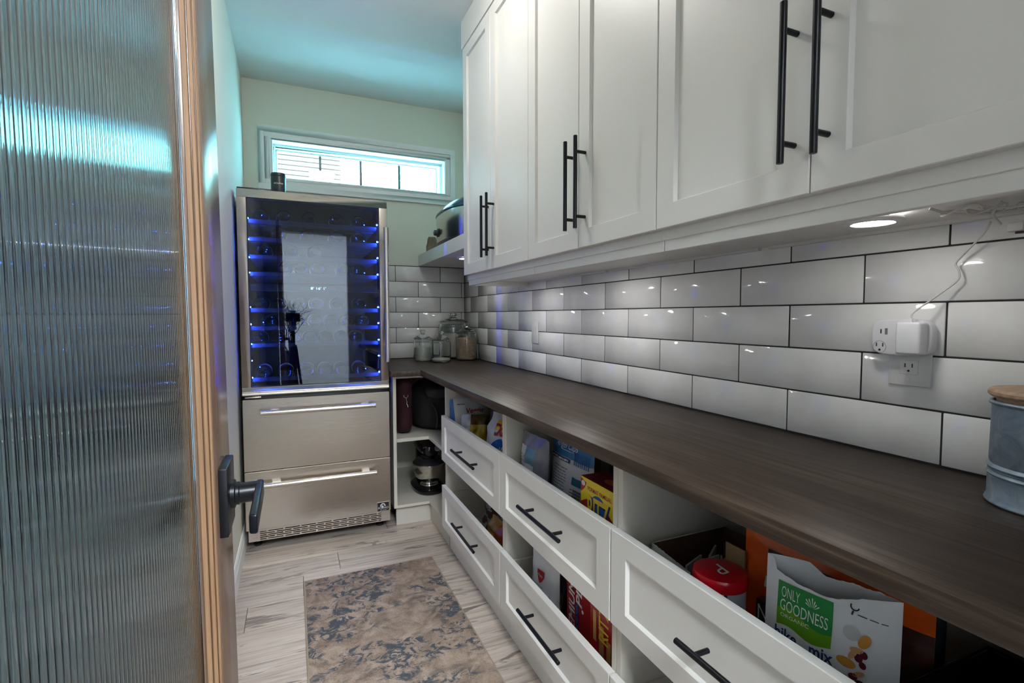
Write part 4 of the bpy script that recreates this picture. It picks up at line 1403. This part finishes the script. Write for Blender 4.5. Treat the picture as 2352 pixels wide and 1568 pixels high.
letter('RITZ', lambda x, y: F(x, y, .0012), I_YEL, ob, width=0.100, height=0.072, off=(-0.001, 0.181), bold=0.02, space=0.9)
letter('FORMAT FAMILIAL', lambda x, y: F(x, y, .0006), I_RED, ob, width=0.112, height=0.0115, off=(0.005, 0.234), bold=0.01)
decal(F, [(-W2 + .001, H_ - .004), (-W2 + .001, H_ - .044), (-W2 + .020, H_ - .030), (-W2 + .030, H_ - .012)], I_RED, ob, lift=.0003)
decal(F, circ(-W2 + .014, H_ - .017, .0095, .0075, 18), I_WHT, ob, lift=.0006)
T = frame((0.766, (1.183 + 1.0085) / 2, HT), (0, -1, 0), (1, 0, 0))
decal(T, rect(-W2, W2, -0.0403, 0.0403), BOXM, ob, lift=.0003)
decal(T, circ(0.005, 0.0, 0.030, 0.016, 18), I_SALM, ob, lift=.0005)
letter('RITZ', lambda x, y: T(x, y, .0006), I_SALM, ob, width=0.045, height=0.026, off=(0.058, -0.004), shear=0.2)

# --- upper drawer near the doorway
CARD = mat('cardboard', (0.085, 0.045, 0.025), 0.9)
CARDW = mat('card_white', (0.52, 0.54, 0.53), 0.6)
cb2 = thing('open_carton', 'open white carton with torn edge and brown cardboard inside', 'box', (0.87, 0.87, FLU + .0095))
bx0, bx1, by0, by1, bz0, bz1 = 0.757, 0.985, 0.795, 0.922, FLU + .0096, 0.669
tk = 0.0035
MB().box(bx0, bx1, by1 - tk, by1, bz0, bz1).build('side', [CARDW], cb2)
MB().box(bx0 + tk, bx1 - tk, by1 - tk - .0006, by1 - tk, bz0 + .002, bz1 - .0005).build('inside_face', CARD, cb2)
MB().box(bx1 - tk, bx1, by0, by1 - tk, bz0, bz1).build('side', CARD, cb2)
MB().box(bx0, bx1, by0, by0 + tk, bz0, bz1 - 0.03).build('side', CARD, cb2)
mb = MB()
rn = random.Random(8)
nt = 26
top = [bz1 - (0.0 if i < 4 else 0.012 * (i - 4) / (nt - 4)) - (rn.uniform(0, .0022) if i >= 4 else 0) for i in range(nt + 1)]
ysq = [by1 - (by1 - by0) * i / nt for i in range(nt + 1)]
pts = [(bx0, ysq[i], top[i]) for i in range(nt + 1)] + [(bx0, by0, bz0), (bx0, by1, bz0)]
mb.prism(pts, (tk * 0.6, 0, 0))
mb.build('torn_front', CARDW, cb2)
mb = MB().prism([(bx0 + tk * .6, p[1], p[2] - 0.001) for p in pts[:nt + 1]] + [(bx0 + tk * .6, by0, bz0), (bx0 + tk * .6, by1, bz0)], (tk * 0.4, 0, 0))
mb.build('torn_core', CARD, cb2)
MB().box(bx0 + tk, bx1 - tk, by0 + tk, by1 - tk, bz0, bz0 + .003).build('bottom', CARD, cb2)
PAPR = mat('packet_paper', (0.42, 0.40, 0.38), 0.7)
pk = [(0.83, 0.865, 0.3), (0.86, 0.85, -0.4), (0.89, 0.868, 0.8), (0.915, 0.845, 0.1), (0.88, 0.83, 1.2)]
plab = ['folded paper packet', 'crumpled paper packet', 'upright paper packet', 'small paper sachet', 'flat paper sachet']
for i, (x, y, a) in enumerate(pk):
    c_, s_ = math.cos(a), math.sin(a)
    z = bz0 + .0035
    wv, hv = 0.026, 0.138 + 0.005 * (i % 3)
    q = [Vector((x - wv * c_, y - 0.5 * wv * s_, z)), Vector((x + wv * c_, y + 0.5 * wv * s_, z)), Vector((x + wv * c_ + .012, y + .5 * wv * s_ + .004, z + hv)), Vector((x - wv * c_ + .010, y - .5 * wv * s_ + .004, z + hv - .012))]
    mb = MB().prism(q, (-0.003 * s_ - .0015, 0.004 * c_, 0))
    tag(mb.build('paper_packet', PAPR), plab[i] + ' inside the torn open carton', 'packet', 'paper packets in the carton')
# red lidded tin
tcx, tcy = 0.7585, 0.7165
tn = thing('red_lid_tin', 'round tin with a glossy red lid bearing a white letter', 'tin', (tcx, tcy, FLU + .0095))
TINW = mat('tin_print', (0.50, 0.53, 0.60), 0.35)
MB().lathe([(0, 0), (.046, 0), (.0475, .002), (.0475, .186), (.0455, .188), (0, .188)], (tcx, tcy, FLU + .0096), 48).build('body', TINW, tn, smooth=True)
LIDR = mat('lid_red', (0.46, 0.004, 0.012), 0.22)
lz = 0.7015
MB().lathe([(.0480, lz - .024 - FLU - .0096), (.0505, lz - .024 - FLU - .0096), (.0515, lz - .020 - FLU - .0096), (.0515, lz - .006 - FLU - .0096), (.0495, lz - .001 - FLU - .0096), (.047, lz - FLU - .0096), (0, lz - FLU - .0096)], (tcx, tcy, FLU + .0096), 48).build('lid', LIDR, tn, smooth=True)
Lf = frame((tcx, tcy, lz), (-1, -0.15, 0), (0.15, -1, 0))
Lf2 = lambda x, y: Vector((tcx, tcy, lz + .0007)) + Vector((-1, -0.12, 0)) * x + Vector((0.12, -1, 0)) * y
vs, fs = text_mesh('P', height=0.034, width=0.028, shear=0.25)
MB().add([Lf2(x, y) for x, y in vs], [f[::-1] for f in fs]).build('lettering', I_WHT, tn, fix=False)


def oncyl(a0):
    return lambda x, y: Vector((tcx + .0479 * math.cos(a0 + x / .048), tcy + .0479 * math.sin(a0 + x / .048), FLU + .0096 + y))


oc = oncyl(R(235))
mb = MB()
mb.grid(lambda a, b: oc(-.002 + .006 * a, .02 + .16 * b), 2, 4)
mb.build('stripe', I_BLK, tn, fix=False)
lines(lambda x, y, l=0: oc(x, y), 0.012, 0.036, [0.05 + 0.0085 * k for k in range(13)], mat('ink_brown', (0.16, 0.07, 0.06), 0.5), tn, 0.0012, 5)
lines(lambda x, y, l=0: oc(x, y), -0.03, -0.008, [0.11, 0.135, 0.16], mat('ink_slate', (0.25, 0.30, 0.38), 0.5), tn, 0.001, 6)
# kraft card beside it
tag(MB().box(0.838, 0.8415, 0.728, 0.778, FLU + .0095, 0.717).build('kraft_card', mat('kraft_card', (0.30, 0.19, 0.10), 0.8), bev=0.0005, seg=1), 'small plain kraft card standing behind the red lidded tin', 'card')
# dark pack with white letter, low between tin and orange bag
ob = carton('dark_pack', 'dark brown pack with a white letter between the tin and orange bag', 0.796, 0.814, 0.612, 0.664, FLU + .0095, 0.664, P_BLACK, 'pack')
F = frame((0.796, 0.638, 0.58), (0, -1, 0), (0, 0, 1))
letter('N', lambda x, y: F(x, y, .0006), I_WHT, ob, height=0.028, width=0.022, off=(-0.010, 0.062))
letter('SEA SALT', lambda x, y: F(x, y, .0006), I_SALM, ob, width=0.042, height=0.007, off=(0.0, 0.038))
# orange bag
ob, fn = bag('orange_pouch', 'large bright orange snack pouch standing behind the white pouch', 'pouch', (0.858, 0.575, FLU + .0095), (0.07, -1, 0), (0.02, 0, 1), 0.325, 0.283, 0.06, [P_ORNG, P_BROWN], lambda u, v: 1 if (u > 0.3 and v < 0.55) else 0, 17, 0.009, style='pouch')
patch(fn, -0.105, 0.02, 0.226, 0.246, I_BLK, ob, 8, 2)
letter('KIRKLAND', lambda x, y: fn(x, y, .0016), I_WHT, ob, width=0.105, height=0.011, off=(-0.040, 0.236), bold=0.03)
letter('U', lambda x, y: fn(x, y), I_SALM, ob, height=0.012, off=(-0.100, 0.205))
letter('M', lambda x, y: fn(x, y), I_WHT, ob, height=0.020, off=(-0.096, 0.183), bold=0.03)
letter('M', lambda x, y: fn(x, y), I_SALM, ob, height=0.018, off=(-0.094, 0.140), bold=0.03)
# opened white pouch with green label
wp = thing('nut_mix_pouch', 'opened white pouch with green label and printed nuts', 'pouch', (0.785, 0.51, FLU + .0095))
pr_, pu = Vector((0.045, -0.188, 0)).normalized(), Vector((0.03, 0.005, 1)).normalized()
pn_ = pr_.cross(pu)
po = Vector((0.745, 0.605, FLU + .0096))
PWD = 0.194
ZB = 0.2


def pf(x, y, lift=0.0):          # front sheet
    s = x / PWD
    edge = min(1, s / 0.10, (1 - s) / 0.10)
    bul = 0.018 * max(edge, 0) ** 0.7 * math.sin(math.pi * min(max(s, 0), 1)) ** 0.5
    yy = y / 0.29
    k = (0.55 + 0.45 * math.sin(math.pi * min(max(yy * 0.9 + 0.12, 0), 1)))
    nz = 0.0022 * edge * noise.noise(Vector((s * 5, yy * 6, 2)))
    return po + pr_ * x + pu * y + pn_ * (bul * k + nz + lift)


def pb(x, y, lift=0.0):          # back sheet
    s = x / PWD
    bul = 0.026 * math.sin(math.pi * min(max(s, 0), 1)) ** 0.8
    return po + pr_ * x + pu * y - pn_ * (0.001 + bul * (1 if y < 0.25 else 1.1) + lift)


rn = random.Random(2)
jag = [rn.uniform(-.0025, .0025) for _ in range(60)]


def ftop(s):
    z = 0.267 if s > 0.09 else 0.2865 - (0.0195 * max(s - 0.07, 0) / 0.02)
    if s > 0.62:
        z = 0.267 + (s - 0.62) / 0.38 * 0.0205
    if 0.09 < s < 0.75:
        z -= 0.010 * math.sin(math.pi * (s - 0.09) / 0.66) ** 1.2
        z += jag[int(s * 40)] * 0.6
    return z


def btop(s):
    if s < 0.30:
        return 0.2865
    if s < 0.42:
        return 0.2865 - 0.016 * (s - 0.30) / 0.12
    return 0.2705 + (0.016 * (s - 0.42) / 0.58) + (jag[int(s * 40)] * 0.6 if s < 0.9 else 0)


mb = MB()
mb.grid(lambda a, b: pf(a * PWD, b * ftop(a)), 40, 24)
mb.grid(lambda a, b: pb(a * PWD, b * btop(a)), 40, 24, flip=True)
mb.build('pouch_film', P_WHITE, wp, smooth=True, ang=80)
lab = lambda x, y, l=0.0012: pf(x, y, l)
patch(lab, 0.024, 0.110, 0.190, 0.253, I_GRN, wp, 14, 8, 0.0010)
mb = MB()
mb.grid(lambda a, b: pf(0.024 + 0.086 * a, (0.178 + .004 * math.sin(a * 7)) + (0.030 - 0.008 * a + .003 * math.sin(a * 5)) * b, 0.0014), 16, 4)
mb.build('print', I_LIME, wp, fix=False)
letter('ONLY', lambda x, y: lab(x, y, .0022), I_WHT, wp, width=0.030, height=0.0175, off=(0.046, 0.237), bold=-0.01)
letter('GOODNESS', lambda x, y: lab(x, y, .0022), I_WHT, wp, width=0.074, height=0.0185, off=(0.067, 0.2155), bold=-0.005)
letter('ORGANIC', lambda x, y: lab(x, y, .0022), I_WHT, wp, width=0.046, height=0.0062, off=(0.054, 0.1985))
letter('hike   mix', lambda x, y: lab(x, y, .0016), I_NAVY, wp, width=0.092, height=0.020, off=(0.068, 0.166), bold=0.02)
for k, (a, L) in enumerate(((60, .009), (75, .012), (90, .015), (108, .013), (125, .013), (142, .009), (40, .010))):
    p0 = Vector((0.080, 0.2275))
    d = Vector((math.cos(R(a)), math.sin(R(a))))
    n_ = Vector((-d.y, d.x))
    q = [p0 + d * .003 - n_ * .0004, p0 + d * (.003 + L) - n_ * .0009, p0 + d * (.003 + L * 1.1), p0 + d * (.003 + L) + n_ * .0009]
    MB().add([lab(v.x, v.y, .002) for v in q], [(0, 1, 2, 3)]).build('print', I_WHT, wp, fix=False)
I_CASH = mat('print_cashew', (0.50, 0.26, 0.12), 0.5)
I_CHER = mat('print_cherry', (0.10, 0.008, 0.018), 0.4)
I_GOLDN = mat('print_mango', (0.50, 0.22, 0.03), 0.5)
I_GRY = mat('print_almond', (0.42, 0.43, 0.43), 0.5)
for (x, y, rx_, ry_, a, m_) in ((0.153, 0.212, .007, .012, -0.5, I_GOLDN), (0.139, 0.188, .004, .010, -0.5, I_CASH), (0.1435, 0.1955, .009, .0042, 0.2, I_CASH), (0.1465, 0.185, .0055, .0065, 0, I_CHER), (0.153, 0.192, .005, .006, 0, I_CHER), (0.152, 0.176, .0045, .0055, 0.3, I_CHER), (0.131, 0.172, .013, .0075, -0.1, I_GOLDN), (0.136, 0.218, .012, .011, 0.4, I_GRY), (0.148, 0.161, .008, .0038, 0.5, I_CASH), (0.141, 0.155, .006, .005, 0, I_CHER), (0.150, 0.148, .007, .005, 0, I_CHER)):
    blob(lab, x, y, rx_, ry_, m_, wp, 0.0016, a, 16)
mb = MB()
mb.tube([pf(0.138 + .0055 * math.cos(R(t)), 0.259 + .0055 * math.sin(R(t)), .0012) for t in range(150, 361, 20)], .0009, 5)
mb.tube([pf(0.136, 0.252, .0012), pf(0.1345, 0.246, .0012)], .0013, 5)
mb.build('print', I_BLK, wp, fix=False)
lines(lab, 0.142, 0.180, (0.2475,), I_BLK, wp, 0.0014, 9, 0.0014)
# dark tray, blue wrapper and dark packets at the near end of the drawer
tr = thing('black_tray', 'ribbed black plastic food tray at the near end of the drawer', 'tray', (0.89, 0.34, FLU + .0095))
mb = MB()
z1 = 0.672
mb.box(0.785, 1.00, 0.225, 0.405, FLU + .0096, FLU + .014)
for (xa_, xb_, ya_, yb_) in ((0.785, 0.789, 0.225, 0.405), (0.996, 1.0, 0.225, 0.405), (0.789, 0.996, 0.225, 0.229), (0.789, 0.996, 0.401, 0.405)):
    mb.box(xa_, xb_, ya_, yb_, FLU + .014, z1)
mb.build('tray_body', BLACKP, tr, bev=0.001, seg=1)
for dz in (0.0, -0.010):
    MB().tube([(0.782, 0.225, z1 + dz), (1.002, 0.225, z1 + dz), (1.002, 0.405, z1 + dz), (0.782, 0.405, z1 + dz)], 0.0035, 8, closed=True).build('rim', GBLK, tr, smooth=True)
ob, fn = bag('blue_wrapper', 'crumpled bright blue wrapper standing beside the black tray', 'wrapper', (0.738, 0.352, FLU + .0095), (0.05, -1, 0), (0.03, 0.0, 1), 0.11, 0.178, 0.04, [plast('wrap_blue', (0.004, 0.07, 0.42), 0.25), P_LILAC], lambda u, v: 0 if u < 0.4 else 1, 51, 0.014)
ob, fn = bag('dark_pouch', 'dark teal pouch behind the white pouch', 'pouch', (0.945, 0.475, FLU + .0095), (0.15, -1, 0), (0.05, 0, 1), 0.075, 0.27, 0.05, [plast('pouch_dark_teal', (0.010, 0.022, 0.032), 0.3)], None, 61, 0.008, style='pouch')

# --- lower drawers
ob, fn = bag('bread_bag', 'clear bag of dark bread rolls in the lower drawer', 'bread bag', (0.840, 2.08, FLL + .006), (0.25, -1, 0), (0.25, 0.1, 1), 0.26, 0.215, 0.11, [plast('bread_dark', (0.10, 0.055, 0.030), 0.2), plast('bag_film', (0.32, 0.30, 0.27), 0.12)], lambda u, v: 1 if noise.noise(Vector((u * 3, v * 4, 1))) > 0.18 else 0, 71, 0.016)
ob, fn = bag('bread_bag', 'orange bag of buns in the lower drawer beside the divider', 'bread bag', (0.765, 1.885, FLL + .006), (0.12, -1, 0), (0.30, 0.05, 1), 0.30, 0.175, 0.08, [plast('bun_orange', (0.42, 0.11, 0.02), 0.2), plast('bun_yellow', (0.42, 0.24, 0.05), 0.2), P_RED], lambda u, v: 1 if u < -0.25 else (2 if noise.noise(Vector((u * 4, v * 4, 5))) > 0.25 else 0), 75, 0.016)
ob, fn = bag('white_pouch', 'slim white food pouch with a red shield label in the lower drawer', 'pouch', (0.755, 1.452, FLL + .006), (0.05, -1, 0), (0.0, 0.14, 1), 0.175, 0.255, 0.05, [P_WHITE, plast('pouch_foil', (0.20, 0.22, 0.22), 0.25)], lambda u, v: 1 if v < -0.25 and u > 0.2 else 0, 81, 0.006, style='pouch')
mb = MB()
sh_pts = [(-0.030, 0.196), (0.010, 0.196), (0.012, 0.180), (0.004, 0.164), (-0.010, 0.156), (-0.024, 0.164), (-0.032, 0.180)]
mb.add([fn(x, y, .0012) for x, y in sh_pts], [tuple(range(7))])
mb.build('print', I_RED, ob, fix=False)
letter('crispy', lambda x, y: fn(x, y, .002), I_WHT, ob, width=0.034, height=0.012, off=(-0.010, 0.180))
lines(fn, -0.055, 0.02, [0.10 + 0.009 * k for k in range(6)], I_BLK, ob, 0.0018, 12)
blob(fn, 0.05, 0.125, 0.010, 0.010, I_BLK, ob)
blob(fn, 0.05, 0.125, 0.007, 0.007, I_WHT, ob, 0.0013)
ob, fn = bag('brown_foil_pouch', 'dark brown glossy food pouch behind the white pouch', 'pouch', (0.842, 1.415, FLL + .006), (0.1, -1, 0), (0.0, 0.0, 1), 0.19, 0.26, 0.05, [P_BROWN, P_BLACK], lambda u, v: 1 if v > 0.5 else 0, 85, 0.010, style='pouch')
ob = carton('cracker_carton', 'red cracker carton with tall white sideways lettering', 0.760, 0.822, 1.186, 1.316, FLL + .0015, 0.412, BOXR)
F = frame((0.760, 1.251, FLL), (0, -1, 0), (0, 0, 1))
letter('PREMIUM', lambda x, y: F(x, y, .0006), I_WHT, ob, rot=R(90), width=0.205, height=0.034, off=(-0.036, 0.150), bold=0.02, shear=0.15)
letter('PLUS', lambda x, y: F(x, y, .0006), I_WHT, ob, rot=R(90), width=0.125, height=0.034, off=(0.006, 0.255), bold=0.02, shear=0.15)
decal(F, rect(-0.014, 0.004, 0.09, 0.195), I_NAVY, ob, lift=.0004)
letter('UNSALTED TOPS', lambda x, y: F(x, y, .0009), mat('ink_lightblue', (0.16, 0.26, 0.55), 0.5), ob, rot=R(90), width=0.098, height=0.010, off=(-0.005, 0.142))
decal(F, circ(0.026, 0.185, 0.006, 0.006, 10), I_WHT, ob, lift=.0005)
decal(F, [(0.014, 0.060), (0.062, 0.082), (0.062, 0.122), (0.018, 0.105)], CRACK, ob, lift=.0005)
ob = carton('cracker_carton', 'red cracker carton printed with upright biscuits beside the divider', 0.7425, 0.805, 1.0085, 1.158, FLL + .0015, 0.418, BOXR)
F = frame((0.7425, 1.08325, FLL), (0, -1, 0), (0, 0, 1))
decal(F, rect(-0.0745, 0.0745, 0.02, 0.125), I_NAVY, ob, lift=.0003)
for (x, y, w_, h_) in ((-0.050, 0.205, .016, .085), (-0.016, 0.16, .024, .12), (0.018, 0.135, .022, .12)):
    decal(F, [(x - w_ / 2, y - h_ / 2), (x + w_ / 2, y - h_ / 2), (x + w_ * .35, y + h_ / 2), (x - w_ * .55, y + h_ / 2)], CRACK, ob, lift=.0005)
letter('RITZ', lambda x, y: F(x, y, .0007), I_YEL, ob, rot=R(90), width=0.10, height=0.045, off=(-0.008, 0.228), bold=0.01)
decal(F, rect(0.058, 0.0745, 0.02, 0.262), I_NAVY, ob, lift=.0005)
lines(lambda x, y, l=0: F(x, y, .0008), 0.060, 0.073, [0.05 + .006 * k for k in range(26)], I_WHT, ob, .0018, 14)
tag(MB().box(0.775, 0.90, 0.30, 0.62, FLL + .0015, 0.22).build('grey_carton', CARDW, bev=0.001, seg=1), 'plain pale carton lying in the lower drawer near the doorway', 'box')

# ------------------------------------------------------------------ hall: tripod with camera and dry branches, mirrored in the glass door
tp = thing('camera_tripod', 'black camera on a tripod mirrored in the refrigerator glass', 'tripod', (0.0, -0.09, 0))
mb = MB().box(-0.068, 0.068, -0.145, -0.07, 1.145, 1.235).box(-0.03, 0.03, -0.14, -0.09, 1.235, 1.262)
mb.build('camera_body', BLACKP, tp, bev=0.006)
MB().cyl((0.0, -0.07, 1.195), (0.0, -0.025, 1.195), 0.036, n=24).build('lens', BLACKP, tp, smooth=True)
MB().cyl((0, -0.105, 1.145), (0, -0.105, 0.62), 0.016, n=14).build('column', BLACKP, tp)
MB().cyl((0, -0.105, 1.06), (0, -0.105, 1.145), 0.03, n=16).build('head', BLACKP, tp)
for a in (40, 160, 280):
    q = Vector((0.13 * math.cos(R(a)) + 0.02, -0.155 + 0.13 * math.sin(R(a)), 0.008))
    MB().cyl((0.02 * math.cos(R(a)), -0.105, 0.90), q, 0.016, 0.010, n=10).build('leg', BLACKP, tp)
br = thing('branch_arrangement', 'dry dark branches in a tall vase mirrored in the refrigerator glass', 'branches', (-0.05, -1.55, 0))
MB().lathe([(0, 0), (0.09, 0), (0.11, 0.2), (0.08, 0.55), (0.05, 0.72), (0.06, 0.75), (0.045, 0.74), (0.035, 0.7), (0, 0.68)], (-0.05, -1.55, 0.0005), 24).build('vase', BLACKP, br, smooth=True)
mb = MB()
rn = random.Random(6)


def twig(p, d, L, r, depth):
    q = p + d * L
    mb.tube([p, p.lerp(q, .5) + Vector((rn.gauss(0, 1), rn.gauss(0, 1), rn.gauss(0, 1))) * L * .06, q], [r, r * .8, r * .6], 4)
    if depth > 0:
        for _ in range(3):
            nd = (d + Vector((rn.gauss(0, .5), rn.gauss(0, .5), rn.gauss(0, .4)))).normalized()
            twig(p.lerp(q, rn.uniform(.5, 1)), nd, L * rn.uniform(.55, .8), r * .6, depth - 1)


for k in range(6):
    twig(Vector((-0.05, -1.55, 0.70)), Vector((rn.gauss(0, .22), rn.gauss(0, .2), 1)).normalized(), 0.36, 0.011, 3)
mb.build('twigs', mat('twig_dark', (0.02, 0.015, 0.012), 0.8), br)
